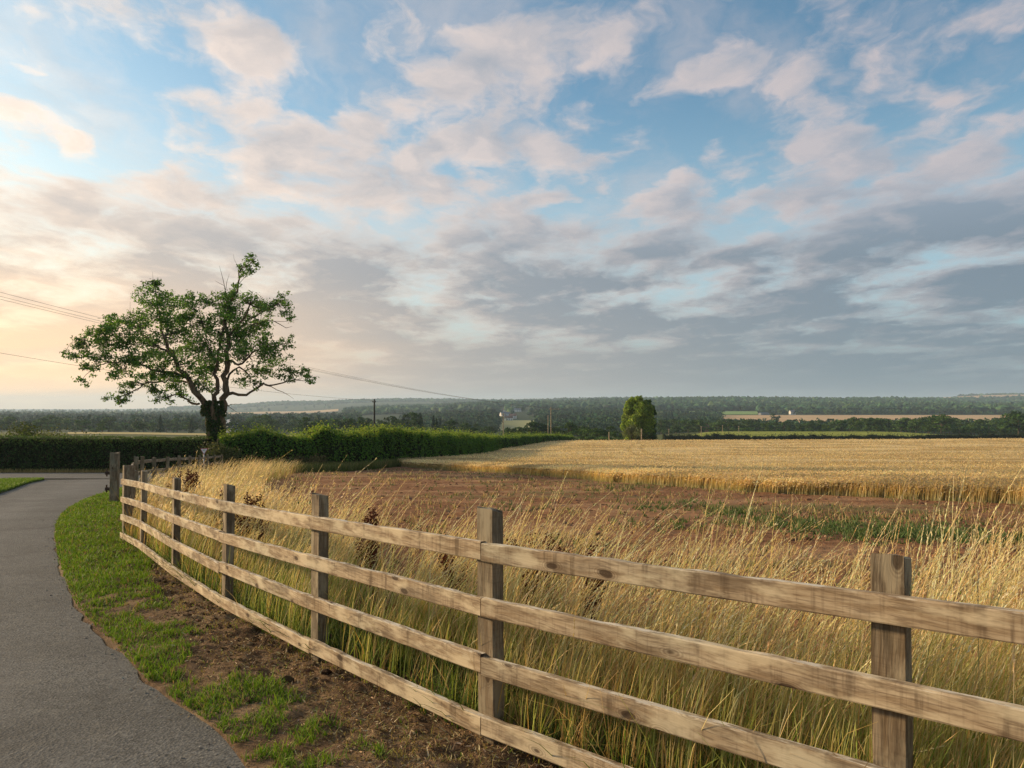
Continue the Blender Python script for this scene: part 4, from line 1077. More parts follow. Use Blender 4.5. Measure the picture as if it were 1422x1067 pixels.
def bush(name, label, cat, x, Y, w, h, n, size, cols, depth=None, up=.3, group=None, flat=.0, top=None):
    """one shrub: stems and a loose dome of leaves; x = photo column of its middle"""
    X = (x - 711) / 1000 * Y; g = gz(X, Y)
    root = thing(name, label, cat, (X, Y, g), 0, group)
    lob = [(rng.normal(0, w * .28), rng.normal(0, (depth or w) * .25), h * rng.uniform(.35, .75), rng.uniform(.22, .36) * min(w, h * 1.3)) for _ in range(9)]
    lob = np.array(lob); j = rng.integers(0, 9, n)
    D = rng.normal(size=(n, 3)); D /= np.linalg.norm(D, axis=1)[:, None]
    P = lob[j, :3] + D * lob[j, 3, None] * (rng.random(n) ** .4)[:, None]
    P[:, 2] = np.clip(P[:, 2], .03, h * 1.05)
    V, F = cards(P, rng.uniform(.6, 1.4, n) * size, D, up, .6)
    mobj('foliage', npmesh('foliage', V, F, M['leaf'], col=np.repeat(pick(n, *cols) * (.6 + .8 * rng.random(9)[j])[:, None].clip(.7, 1.3), 4, 0)), root)
    b = MB()
    for l in lob: b.tube([(l[0] * .1, l[1] * .1, -.1), (l[0] * .5, l[1] * .5, l[2] * .5), (l[0], l[1], l[2])], [.05 * h / 2, .03 * h / 2, .012], 5)
    mobj('stem', b.mesh('stem', M['bark2'], True), root)
    return root
bush('bush', 'round olive green shrub beside the give way sign', 'shrub', 312, 52.5, 2.6, 2.1, 2600, .14, [(.11, .125, .035), (.08, .10, .025), (.15, .15, .05)])
bush('bush', 'low dry brown and olive bramble at the foot of the shaggy hedge', 'shrub', 436, 57, 2.8, 1.5, 1500, .13, [(.16, .13, .05), (.11, .11, .03), (.20, .16, .07)])
bush('bush', 'rounded green bush showing over the top of the clipped hedge', 'shrub', 52, 66, 4.2, 4.7, 2600, .2, [(.07, .10, .02), (.10, .13, .03)])
bush('bush', 'loose yellow green growth behind the left end of the clipped hedge', 'shrub', 8, 62, 6.0, 4.0, 2600, .18, [(.12, .15, .03), (.10, .12, .03)])
bush('bush', 'straggly yellow green growth just right of the round bush behind the clipped hedge', 'shrub', 82, 62, 4.6, 3.7, 1600, .18, [(.13, .15, .035), (.10, .12, .03)])

# ------------------------------------------------------------------ the ash tree
def ash():
    Yt = 57.0; k_ = 3.4425
    def W(zx, zy, dd=0.0): return at(60 + zx / k_, 330 + zy / k_, Yt + dd)
    base = at(299, 655, Yt); base[2] = gz(base[0], base[1])
    root = thing('ash_tree', 'tall open ash tree with crooked limbs and an ivy clad trunk above the hedges', 'tree', tuple(base))
    rl = base
    limbs = [  # (zoom x, zoom y, depth, radius)
        [(805, 1110, 0, .62), (808, 1000, 0, .55), (800, 900, 0, .46), (785, 840, .1, .34), (740, 760, -.6, .27), (690, 672, -1.2, .22), (620, 570, -1.5, .17), (592, 500, -1.6, .13), (560, 400, -1.4, .09), (545, 300, -1.0, .05), (525, 205, -.8, .02)],
        [(850, 1110, .2, .60), (845, 1000, .2, .52), (845, 900, .2, .42), (866, 760, .3, .30), (872, 600, .4, .24), (880, 480, .6, .19), (872, 400, .7, .14), (898, 300, .8, .09), (935, 222, .7, .07), (938, 155, .6, .05), (985, 130, .5, .03), (1015, 100, .5, .015)],
        [(822, 900, -.2, .34), (812, 820, -.2, .26), (820, 740, .2, .20), (830, 600, .8, .15), (850, 480, 1.2, .11), (862, 400, 1.3, .08), (880, 300, 1.2, .05)],
        [(692, 672, -1.2, .16), (600, 642, -2.0, .13), (500, 622, -2.6, .10), (432, 590, -3.0, .08), (400, 520, -3.2, .055), (300, 462, -3.4, .035), (205, 470, -3.5, .015)],
        [(432, 590, -3.0, .06), (370, 600, -3.3, .05), (290, 602, -3.6, .035), (225, 640, -3.8, .025), (182, 685, -3.9, .012)],
        [(742, 755, -.5, .13), (700, 692, 1.0, .11), (600, 690, 2.2, .08), (480, 702, 3.0, .06), (400, 752, 3.3, .035), (292, 772, 3.5, .012)],
        [(745, 795, .2, .11), (690, 780, 1.2, .09), (640, 750, 2.0, .065), (572, 762, 2.6, .04), (530, 720, 3.0, .015)],
        [(882, 480, .6, .12), (962, 382, -.6, .09), (985, 320, -1.0, .06), (1003, 255, -1.2, .014)],
        [(882, 490, .6, .11), (945, 420, 1.6, .09), (1062, 350, 2.6, .055), (1150, 300, 3.0, .015)],
        [(1000, 415, 2.0, .05), (1108, 400, 3.0, .04), (1165, 434, 3.2, .025), (1190, 425, 3.2, .01)],
        [(1108, 400, 3.0, .02), (1160, 402, 3.1, .018), (1220, 390, 3.2, .008)],
        [(890, 588, .4, .12), (952, 600, -1.0, .09), (1012, 540, -2.0, .065), (1100, 522, -2.6, .045), (1178, 500, -3.0, .012)],
        [(885, 745, .3, .15), (895, 645, 1.2, .11), (958, 630, 2.0, .075), (1010, 670, 2.4, .045), (1040, 640, 2.7, .015)],
        [(884, 748, .3, .17), (922, 740, 0, .14), (962, 757, -.4, .12), (1022, 710, -1.0, .09), (1102, 705, -1.8, .06), (1200, 682, -2.4, .035), (1282, 690, -2.8, .010)],
        [(1060, 706, -1.4, .04), (1110, 722, -1.7, .03), (1150, 740, -2, .022), (1200, 772, -2.2, .008)],
        [(620, 570, -1.5, .10), (520, 500, -.2, .07), (450, 440, .8, .045), (385, 400, 1.4, .015)],
        [(870, 250, .8, .03), (858, 190, .8, .022), (842, 135, .8, .007)], [(880, 300, 1.2, .03), (872, 250, 1.0, .028), (890, 175, .9, .008)], [(865, 230, .8, .02), (835, 215, .8, .014), (820, 205, .8, .006)],
        [(938, 150, .6, .02), (915, 110, .5, .012), (908, 78, .5, .006)], [(935, 222, .7, .03), (965, 190, .6, .015), (985, 165, .5, .007)],
        [(880, 800, .1, .04), (905, 820, -.2, .025), (930, 838, -.3, .010)], [(880, 805, .1, .03), (915, 795, -.2, .02), (945, 798, -.3, .008)],
        [(800, 520, 1.2, .05), (760, 420, 2.0, .035), (745, 320, 2.4, .012)], [(832, 600, .8, .08), (780, 500, 2.0, .055), (700, 400, 2.6, .035), (660, 300, 3.0, .012)],
        [(415, 350, 1.4, .012), (416, 305, 1.4, .006)], [(500, 345, 1, .012), (475, 330, 1, .006)], [(525, 205, -.8, .012), (523, 165, -.8, .006)], [(1180, 640, -2.4, .012), (1181, 590, -2.4, .006)]]
    b = MB(); bt = MB(); nodes = []; nz = []
    for l in limbs:
        a = np.array(l, float); P = np.array([W(q[0], q[1], q[2]) for q in a]) - rl
        d = np.concatenate([[0], np.cumsum(np.linalg.norm(np.diff(P, axis=0), axis=1))]); n = max(4, int(d[-1] / .45))
        s = np.linspace(0, d[-1], n)
        Ps = smooth_poly(P, n); rad = np.interp(s, d, a[:, 3])
        kink = np.minimum(.10, rad * .8)[:, None] * rng.normal(size=(n, 3)); kink[0] = 0; Ps = Ps + kink
        rad = rad * np.where(rad > .1, .82, .95); (bt if len(l) < 4 and l[0][3] < .05 else b).tube(Ps, rad, 10 if a[0, 3] > .2 else 6, jit=.12)
        zs = smooth_poly(a[:, :2], n)
        for q, r_, zc_ in zip(Ps, rad, zs): nodes.append((*q, r_)); nz.append(zc_)
    nodes = np.array(nodes); nz = np.array(nz)
    clumps = [(525,215,35),(510,265,40),(560,270,45),(590,300,45),(540,320,50),(590,350,60),(560,390,55),(650,300,35),(690,300,40),(710,350,55),(750,290,35),(780,310,35),(700,420,70),(760,400,60),
        (640,450,60),(680,500,60),(880,300,55),(860,350,60),(900,370,60),(840,420,55),(800,400,40),(820,470,50),(930,440,50),(900,500,60),(960,490,60),(1000,440,50),(1040,400,50),(1000,370,45),(980,300,35),(1020,310,40),
        (1060,330,50),(1100,320,45),(1150,300,35),(1150,350,40),(1180,385,20),(1000,540,55),(1060,490,40),(1060,550,55),(1110,540,45),(1160,510,35),(940,540,50),(1100,600,40),(1080,640,40),(1020,640,40),(1150,650,40),
        (1200,660,35),(1250,650,30),(1280,685,20),(960,680,40),(1020,690,25),(430,380,45),(480,370,45),(380,400,40),(330,390,30),(330,440,50),(280,450,45),(250,490,45),(210,465,25),(170,500,30),(150,550,35),(200,540,45),
        (240,580,35),(210,620,30),(190,680,25),(240,640,25),(400,480,60),(450,440,55),(350,500,55),(300,490,40),(330,570,50),(380,580,50),(440,560,50),(500,480,50),(540,500,50),(580,560,60),(560,600,50),(500,560,45),
        (430,620,35),(340,640,30),(380,670,30),(420,700,40),(390,740,35),(350,770,30),(380,780,20),(300,770,15),(470,680,35),(540,720,45),(590,760,40),(600,700,50),(660,740,40),(520,660,35),(640,660,35),(570,660,40),
        (720,640,50),(760,590,55),(800,640,50),(760,670,45),(820,590,45),(780,540,50),(740,700,35),(790,720,30),(700,580,40),(1010,115,25),(970,130,25),(1000,95,20),(940,140,18),(340,370,12),(955,165,20),(985,150,22),(925,225,18),(905,262,30),(880,560,40),(910,420,50),(860,300,45),(650,380,50),(720,520,50)]
    LV = []; LS = []; LC = []; LO = []
    for (zx, zy, r) in clumps:
        w0 = W(zx, zy) - rl
        # put the clump at the depth of the limb that carries it
        dxy = np.hypot(nz[:, 0] - zx, nz[:, 1] - zy); j = dxy.argmin(); dd = nodes[j, 1] + rng.normal(0, .6); p0 = nodes[j, :3]; j0 = j
        c = W(zx, zy, dd) - rl; rm = r / k_ * .057
        j = j0
        nt_ = 4 if r > 30 else 3
        tips = []
        for _ in range(nt_ + int(r / 12)):
            e = c + rng.normal(size=3) * rm * np.array([.55, .7, .5]); mid = (p0 + e) / 2 + rng.normal(size=3) * .22 * np.linalg.norm(e - p0) * .6; mid[2] -= .08
            bt.tube(smooth_poly(np.array([p0, mid, e]), 6), np.linspace(min(.035, nodes[j, 3] * .7), .010, 6), 4)
            tips.append(e)
        tips = np.array(tips)
        n = int(250 * rm ** 2 / .55 + 24)
        q = rng.integers(0, len(tips), n)
        loc = tips[q] + rng.normal(size=(n, 3)) * np.array([.36, .42, .26]) * max(.36, rm * .78)
        LV.append(loc); LS.append(rng.uniform(.15, .32, n)); D = loc - c; LO.append(D / (np.linalg.norm(D, axis=1)[:, None] + .1))
        lt = rng.random() ; LC.append(pick(n, (.085, .20, .02), (.115, .24, .03), (.06, .14, .02), (.19, .31, .045)) * (.8 + .5 * lt))
    LV = np.concatenate(LV); LO = np.concatenate(LO); print('ash leaves', len(LV))
    V, F = cards(LV, np.concatenate(LS), LO, .5, .42, .3)
    tv = np.concatenate(bt.v); t4 = np.concatenate(bt.f4); t3 = np.concatenate(bt.f3); nv = len(V)
    mobj('crown', npmesh('crown', np.vstack([V, tv]), [F, t3 + nv, t4 + nv], [M['leaf'], M['bark2']], col=np.vstack([np.repeat(np.clip(np.concatenate(LC), .004, 1), 4, 0), np.ones((len(tv), 3))]), mi=np.repeat([0, 1], [len(F), len(t3) + len(t4)])), root)
    mobj('trunk', b.mesh('trunk', M['bark'], True), root)
    # ivy round the foot of the trunk
    n = 5200; z = rng.random(n) ** .8; zy = 1080 - z * 300; r_ = (47 - 25 * z) * (1 + .35 * (fbm(z * 6, rng.random(n), 160, 2) - .5))
    th = rng.uniform(0, 2 * np.pi, n); cx = 820 + 12 * np.sin(z * 5) + np.where(z > .75, np.where(rng.random(n) < .5, -25, 28), 0)
    P = np.array([W(a_, b_, 0) for a_, b_ in zip(cx, zy)]) - rl; rm = r_ / k_ * .057
    P[:, 0] += np.cos(th) * rm * rng.uniform(.8, 1.2, n); P[:, 1] += np.sin(th) * rm * rng.uniform(.8, 1.2, n)
    V, F = cards(P, rng.uniform(.1, .22, n), np.stack([np.cos(th), np.sin(th), th * 0], 1), .2, .75)
    mobj('ivy', npmesh('ivy', V, F, M['leaf'], col=np.repeat(pick(n, (.04, .075, .014), (.055, .10, .018), (.03, .055, .012)), 4, 0)), root)
ash()

# ------------------------------------------------------------------ trees beyond the field: one of each kind, then copies
def tree_meshes(kind, seed, n=900):
    r = np.random.default_rng(seed)
    if kind == 'conifer':
        t = r.random(n) ** .75; z = .08 + .92 * t; a = r.uniform(0, 6.28, n); rad = .20 * (1 - t) * (.55 + .45 * r.random(n)) * (1 + .25 * np.sin(z * 34)) + .006
        P = np.stack([np.cos(a) * rad, np.sin(a) * rad, z], 1); D = np.stack([np.cos(a), np.sin(a), np.full(n, .2)], 1); size = r.uniform(.05, .10, n) * (1.2 - .6 * t)
        col = np.array([(.020, .045, .018)]) * r.uniform(.7, 1.4, (n, 1))
    else:
        nl = 26; wide = {'broad': .42, 'tall': .27, 'scrub': .55}[kind]
        ph = r.uniform(0, 6.28, nl); zc = r.uniform(.26, .84, nl); rr = wide * np.sqrt(r.random(nl)) * np.sin(np.clip((zc - .05) / .95, 0, 1) * np.pi) ** .6 * .85
        lob = np.stack([np.cos(ph) * rr, np.sin(ph) * rr, zc], 1); lr = r.uniform(.11, .20, nl) * (wide / .42) ** .5
        if kind == 'scrub': lob[:, 2] = r.uniform(.2, .6, nl)
        j = r.integers(0, nl, n); D = r.normal(size=(n, 3)); D /= np.linalg.norm(D, axis=1)[:, None]; D[:, 2] = np.abs(D[:, 2]) * .9 - .25
        P = lob[j] + D * lr[j, None] * (r.random(n) ** .35)[:, None]; P[:, 2] = np.clip(P[:, 2], .02, 1); size = r.uniform(.05, .105, n)
        col = (.5 + .95 * r.random(nl))[j, None] * np.array([(.050, .105, .024)]) * r.uniform(.75, 1.3, (n, 1))
    V, F = cards(P, size, D, .4, .75)
    cm = npmesh('crown', V, F, M['crown'], col=np.repeat(col, 4, 0))
    b = MB(); b.tube([(0, 0, -.12), (.005, 0, .1), (0, .01, .35), (.01, 0, .7)], [.035, .026, .02, .008], 6)
    if kind != 'conifer':
        for i in range(5): b.tube([(0, 0, .25 + .06 * i), tuple(lob[i] * .6 + np.array([0, 0, .12])), tuple(lob[i])], [.014, .010, .004], 4)
    return cm, b.mesh('trunk', M['bark2'], True)
TM = {kd: [tree_meshes(kd, 200 + 10 * a + i, 1000 if kd != 'conifer' else 700) for i in range(3)] for a, kd in enumerate(('broad', 'tall', 'scrub', 'conifer'))}

def place_tree(kind, name, label, cat, group, x, Y, ytop, wscale=1.0, sink=.4):
    """x = photo column, ytop = photo row of its top"""
    X = (x - 711) / 1000 * Y; g = gz(X, Y) - sink; h = at(x, ytop, Y)[2] - g
    cm, tm = TM[kind][rng.integers(0, 3)]
    o = thing(name, label, cat, (X, Y, g), rng.uniform(0, 6.28), group); s = h
    o.scale = (s * wscale, s * wscale, s)
    c = bpy.data.objects.new('crown', cm); link(c, o)
    t = bpy.data.objects.new('trunk', tm); link(t, o)
    return o

# left valley: hazy wood behind the clipped hedge
for i in range(56):
    x = -40 + i * 9.6 + rng.normal(0, 4); Y = rng.uniform(470, 640); kd = rng.choice(['broad', 'broad', 'broad', 'tall', 'scrub'])
    top = 581 + rng.normal(0, 3.4) + (4 if i % 3 == 0 else 0)
    place_tree(kd, 'broadleaf_tree', 'hazy round green tree of the valley wood behind the clipped hedge', 'tree', 'trees of the left valley wood', x, Y, top, rng.uniform(1.0, 1.5))
place_tree('conifer', 'conifer_tree', 'dark pointed conifer in the valley wood just left of the ash trunk', 'tree', None, 223, 455, 577, 1.15)
place_tree('conifer', 'conifer_tree', 'smaller dark conifer close beside the ash trunk in the valley wood', 'tree', None, 266, 460, 582, 1.2)
place_tree('broad', 'broadleaf_tree', 'dark bushy tree at the edge of the stubble left of the ash', 'tree', None, 143, 400, 583, 1.1)
place_tree('broad', 'broadleaf_tree', 'round dark tree above the shaggy hedge right of the ash', 'tree', None, 428, 330, 577, 1.1)
place_tree('broad', 'broadleaf_tree', 'bright green tree standing left of the dark tarred pole', 'tree', None, 503, 330, 580, .9)
# middle: belt of trees behind the shaggy hedge
for i in range(30):
    x = 440 + i * 8.3 + rng.normal(0, 3); Y = rng.uniform(360, 520)
    top = np.interp(x, [440, 520, 580, 640, 690], [581, 580, 575, 583, 591]) + rng.normal(0, 2.4)
    kd = rng.choice(['broad', 'tall', 'broad', 'conifer'] if 540 < x < 640 else ['broad', 'broad', 'tall'])
    place_tree(kd, 'broadleaf_tree' if kd != 'conifer' else 'conifer_tree', 'dark green tree in the belt behind the shaggy hedge' if kd != 'conifer' else 'dark conifer in the belt behind the shaggy hedge', 'tree',
               'trees in the belt behind the shaggy hedge' if kd != 'conifer' else 'conifers in the belt behind the shaggy hedge', x, Y, top, rng.uniform(.9, 1.3))
for i, (x, top, w_) in enumerate([(706, 592, 1.2), (718, 589, 1.2), (738, 583, 1.15), (750, 582, 1.2), (774, 588, 1.2), (686, 588, .9)]):
    place_tree('broad', 'broadleaf_tree', 'dark round tree between the field poles beyond the far hedge', 'tree', 'trees between the field poles', x, 330 if x > 690 else 700, top, w_)
# scrub where the hedge ends
for i, (x, Y, top, w_, cat) in enumerate([(792, 290, 584, 1.1, 0), (806, 300, 590, 1.2, 1), (818, 280, 592, 1.3, 1), (832, 270, 591, 1.3, 1), (846, 290, 590, 1.2, 1), (858, 260, 597, 1.5, 1), (822, 240, 599, 1.6, 2), (838, 235, 601, 1.7, 2), (854, 230, 603, 1.8, 2)]):
    nm = ['thin brown half bare tree at the end of the far hedge', 'grey green tree behind the stubby post', 'low dark bush along the far end of the barley'][cat]
    o = place_tree(['tall', 'broad', 'scrub'][cat], ['bare_tree', 'broadleaf_tree', 'bush'][cat], nm, ['tree', 'tree', 'shrub'][cat], None if cat == 0 else ['', 'grey green trees behind the stubby post', 'low bushes at the far end of the barley'][cat], x, Y, top, w_)
# right: woodland edge behind the green field
for i in range(74):
    x = 915 + i * 7.6 + rng.normal(0, 2.5); Y = rng.uniform(500, 640)
    top = np.interp(x, [910, 935, 960, 1000, 1050, 1100, 1160, 1200, 1230, 1280, 1300, 1340, 1390, 1430, 1500], [578, 578, 580, 580, 581, 584, 580, 576, 577, 577, 574, 580, 576, 570, 566]) + abs(rng.normal(0, 3.0))
    place_tree(rng.choice(['broad', 'broad', 'tall']), 'broadleaf_tree', 'dark green tree in the woodland edge behind the yellow green field', 'tree', 'trees of the right woodland edge', x, Y, top, rng.uniform(.95, 1.4))
for i in range(34):
    x = 925 + i * 15.5 + rng.normal(0, 4); Y = rng.uniform(462, 500)
    top = np.interp(x, [910, 1000, 1160, 1300, 1450], [594, 592, 594, 586, 588]) + rng.normal(0, 2.5)
    place_tree(rng.choice(['broad', 'scrub']), 'small_tree', 'lower green tree standing in front of the right woodland edge', 'tree', 'lower trees before the right woodland edge', x, Y, top, rng.uniform(1.0, 1.4))
place_tree('broad', 'broadleaf_tree', 'large rounded tree standing above the right woodland edge near the tan field', 'tree', None, 1306, 470, 573, 1.3)
place_tree('broad', 'broadleaf_tree', 'tall olive green tree at the right end of the woodland edge', 'tree', None, 1414, 440, 568, 1.3)
place_tree('broad', 'broadleaf_tree', 'dark tree beside the grey barn on the tan field', 'tree', None, 1075, 960, 573, 1.2)

# the two tall trees at the end of the barley
def big_tree(name, label, x0, x1, ytop, ybot, Y, n, size, cols, seed, bumps):
    r = np.random.default_rng(seed); x = (x0 + x1) / 2; X = (x - 711) / 1000 * Y; g = gz(X, Y)
    root = thing(name, label, 'tree', (X, Y, g)); h = at(x, ytop, Y)[2] - g; w = (x1 - x0) / 1000 * Y / 2; zb = max(.3, at(x, ybot, Y)[2] - g)
    lob = []
    for _ in range(bumps):
        t = r.random(); a = r.uniform(0, 6.28); prof = np.interp(t, [0, .15, .5, .8, 1], [.8, .95, 1.0, .86, .30]); rr = w * prof * np.sqrt(r.random()) * .80
        lob.append((np.cos(a) * rr, np.sin(a) * rr, zb + (h - zb) * (.06 + .86 * t), w * r.uniform(.20, .36) * (1 - .4 * t ** 4)))
    lob = np.array(lob); j = r.integers(0, bumps, n); D = r.normal(size=(n, 3)); D /= np.linalg.norm(D, axis=1)[:, None]
    P = lob[j, :3] + D * lob[j, 3, None] * (r.random(n) ** .3)[:, None] * np.array([1, 1, 1.15]); P[:, 2] = np.where(P[:, 2] > h + .2, P[:, 2] - (P[:, 2] - h) * r.uniform(.8, 2, n), P[:, 2])
    V, F = cards(P, r.uniform(.6, 1.4, n) * size, D, .3, .65)
    col = pick(n, *cols) * (.7 + .6 * r.random(bumps))[j, None]
    mobj('crown', npmesh('crown', V, F, M['leaf'], col=np.repeat(np.clip(col, .004, 1), 4, 0)), root)
    b = MB(); b.tube([(0, 0, -.4), (.05, 0, h * .2), (-.05, .05, h * .5), (0, 0, h * .85)], [.38, .3, .2, .05], 9)
    for l in lob[::3]: b.tube([(0, 0, l[2] * .6), (l[0] * .5, l[1] * .5, l[2] * .85), tuple(l[:3])], [.12, .08, .02], 5)
    mobj('trunk', b.mesh('trunk', M['bark2'], True), root)
    return root
big_tree('poplar_tree', 'tall olive green poplar at the end of the barley, the paler and nearer of two', 860, 909, 548.5, 611, 190, 17000, .5, [(.23, .32, .03), (.17, .26, .024), (.28, .36, .05)], 5, 90)
big_tree('poplar_tree', 'dark green poplar close behind the paler one at the end of the barley', 886, 912.5, 552.5, 611, 195, 9000, .5, [(.055, .13, .018), (.075, .16, .022)], 6, 70)
bush('bush', 'pale grey green willow shrub at the foot of the poplars', 'shrub', 878, 184, 4.2, 5.4, 1700, .35, [(.15, .17, .075), (.11, .14, .05)])
bush('bush', 'dark green shrub under the right side of the poplars', 'shrub', 903, 186, 3.0, 3.0, 1000, .32, [(.03, .06, .015), (.04, .08, .02)])

# ------------------------------------------------------------------ far woods: masses nobody could count
ico = bpy.data.meshes.new('tmp'); bm = bmesh.new(); bmesh.ops.create_icosphere(bm, subdivisions=1, radius=1); bm.to_mesh(ico); bm.free()
IV = np.array([v.co[:] for v in ico.vertices]); IF = np.array([p.vertices[:] for p in ico.polygons]); bpy.data.meshes.remove(ico)
def woods(label, areas, rad, hgt, cols):
    acc = Acc()
    for (x0, x1, Y0, Y1, n) in areas:
        x = rng.uniform(x0, x1, n); Y = np.sqrt(rng.uniform(Y0 ** 2, Y1 ** 2, n))
        for c in CLEAR:
            k = ~((x > c[0]) & (x < c[1]) & (Y > c[2]) & (Y < c[3])); x, Y = x[k], Y[k]
        n = len(x); X = (x - 711) / 1000 * Y
        z = ground(X, Y); r = rng.uniform(.6, 1.35, n) * rad; h = rng.uniform(.6, 1.25, n) * hgt
        J = 1 + rng.normal(0, .2, (n, len(IV), 1)); S = np.stack([r, r, h * .55], 1)[:, None]
        V = IV[None] * J * S + np.stack([X, Y, z + h * .5], 1)[:, None]
        F = IF[None] + (np.arange(n) * len(IV))[:, None, None]
        acc.add(V.reshape(-1, 3), F.reshape(-1, 3), np.repeat(pick(n, *cols) * rng.uniform(.55, 1.6, (n, 1)), len(IV), 0) * rng.uniform(.8, 1.2, (n * len(IV), 1)))
    return acc.obj('woodland', M['wood_mass'], label, 'woodland', smooth=False)
WC = [(.030, .075, .030), (.040, .090, .032), (.022, .055, .026), (.055, .095, .035)]
def near_woods(label, areas, rad, hgt, cols, per=110):
    acc = Acc()
    for (x0, x1, Y0, Y1, n) in areas:
        x = rng.uniform(x0, x1, n); Y = np.sqrt(rng.uniform(Y0 ** 2, Y1 ** 2, n)); X = (x - 711) / 1000 * Y; z = ground(X, Y)
        r = rng.uniform(.6, 1.3, n) * rad; h = rng.uniform(.65, 1.2, n) * hgt; N_ = n * per; t = np.repeat(np.arange(n), per)
        nl = 7; lob = rng.normal(size=(n, nl, 3)) * [.5, .5, .2] + [0, 0, .55]; j = rng.integers(0, nl, N_); D = rng.normal(size=(N_, 3)); D /= np.linalg.norm(D, axis=1)[:, None]; D[:, 2] = np.abs(D[:, 2]) * .9 - .2
        L_ = lob[t, j] + D * .36; P = np.stack([X[t] + L_[:, 0] * r[t], Y[t] + L_[:, 1] * r[t], z[t] + np.clip(L_[:, 2], .03, 1.05) * h[t]], 1)
        V, F = cards(P, rng.uniform(1.2, 2.6, N_) * rad / 5.5, D, .4, .75)
        acc.add(V, F, np.repeat((pick(n, *cols) * rng.uniform(.55, 1.7, (n, 1)))[t] * rng.uniform(.75, 1.3, (N_, 1)), 4, 0))
    return acc.obj('woodland', M['wood_mass'], label, 'woodland')
near_woods('hazy green wood filling the left valley', [(-250, 500, 620, 1500, 2000)], 6.5, 13, WC)
near_woods('dark woods on the middle valley floor beyond the hedge end', [(745, 900, 600, 1450, 900), (560, 690, 700, 1300, 600)], 6.5, 12, WC)
near_woods('low scrub and trees on the valley floor behind the right woodland edge', [(905, 1000, 640, 900, 200), (1000, 1500, 640, 780, 420), (905, 1000, 1000, 1380, 160), (1060, 1500, 1400, 1480, 180)], 6, 10, WC)
woods('thin far woods beyond the left valley', [(-330, 300, 1600, 3000, 1500), (-330, 470, 3000, 8000, 800)], 8, 14, WC)
woods('dark wooded hill on the right skyline', [(895, 1330, 1700, 2900, 6500), (1300, 1700, 1500, 2500, 3000), (1050, 1560, 1480, 1650, 500)], 9, 14, WC)
woods('wooded slopes across the middle valley', [(480, 690, 1700, 3000, 2600), (740, 905, 1750, 3000, 2500), (690, 740, 2050, 3000, 560), (686, 740, 1300, 2050, 22)], 9, 13, WC)
woods('blue wooded ridge on the far left skyline', [(235, 640, 4600, 5300, 2200), (600, 1000, 4200, 5200, 1500)], 16, 18, WC)
woods('broken woods on the far right hilltop', [(1230, 1560, 3900, 4250, 320), (1180, 1560, 3000, 3560, 1300), (1330, 1560, 4950, 5300, 420)], 15, 16, WC)

# ------------------------------------------------------------------ poles and wires
M['wire'] = m_plain('weathered_cable', (.10, .085, .07), .6, .3, .1); M['pot'] = m_plain('insulator', (.25, .22, .2), .3, .5, .1)
M['dark'] = m_plain('tarred_wood', (.03, .025, .02), .8, .2, .3)
def pole(name, label, x, Y, ytop, rad, mat, arms=(), group=None, cat='pole', pale=False):
    X = (x - 711) / 1000 * Y; g = gz(X, Y); h = at(x, ytop, Y)[2] - g
    root = thing(name, label, cat, (X, Y, g), 0, group)
    b = MB(); b.tube([(0, 0, -.5), (.01, 0, h * .4), (0, .01, h * .8), (0, 0, h)], [rad, rad * .93, rad * .82, rad * .75], 10); mobj('pole', b.mesh('pole', mat, True), root)
    for (dz, x0, x1) in arms:
        b = MB(); b.box((x0, -rad - .10, h - dz - .06), (x1, -rad + .02, h - dz + .06)); mobj('crossarm', b.mesh('crossarm', mat), root)
        for xx in np.linspace(x0 + .1, x1 - .1, 3):
            b = MB(); b.tube([(xx, -rad - .04, h - dz + .06), (xx, -rad - .04, h - dz + .16), (xx, -rad - .04, h - dz + .24)], [.05, .07, .04], 8); mobj('insulator', b.mesh('insulator', M['pot'], True), root)
    return root, (X, Y, g + h)
M['palewood'] = m_wood('pale_pole_wood', 'Z', 1.15)
_, topD = pole('utility_pole', 'dark tarred utility pole rising behind the shaggy hedge', 520, 130, 554.5, .17, M['dark'], [(.5, -.35, .35)])
_, topB = pole('utility_pole', 'tall pale utility pole with a crossarm beyond the far hedge', 765, 190, 565.5, .14, M['palewood'], [(.55, -.5, 2.2)])
pole('utility_pole', 'shorter pale pole close beside the tall crossarm pole', 761, 186, 577, .12, M['palewood'])
pole('utility_pole', 'slim pale utility pole standing before the valley village', 699, 190, 573.5, .15, M['palewood'], [(.5, -.6, .6)])
pole('post', 'stubby pale post at the far end of the barley left of the poplars', 845.5, 168, 600, .13, M['palewood'], cat='post')
pole('post', 'pale post standing in front of the two poplars', 890.5, 170, 595.5, .14, M['palewood'], cat='post')
for x, t, Y, l in [(928.5, 596, 338, 'thin pale pole nearest the poplars, over the dark low hedge'), (973.5, 592, 360, 'thin pole beside the small red brick house'), (1003, 590.5, 420, 'thin pole between the small brick house and the green field crest'), (1025.5, 591.5, 430, 'thin pole on the crest of the yellow green field'), (1179, 596, 440, 'dark stub pole before the right woodland edge')]:
    pole('utility_pole', l, x, Y, t, .16, M['palewood'] if x < 1100 else M['dark'], [(.4, -.5, .5)])

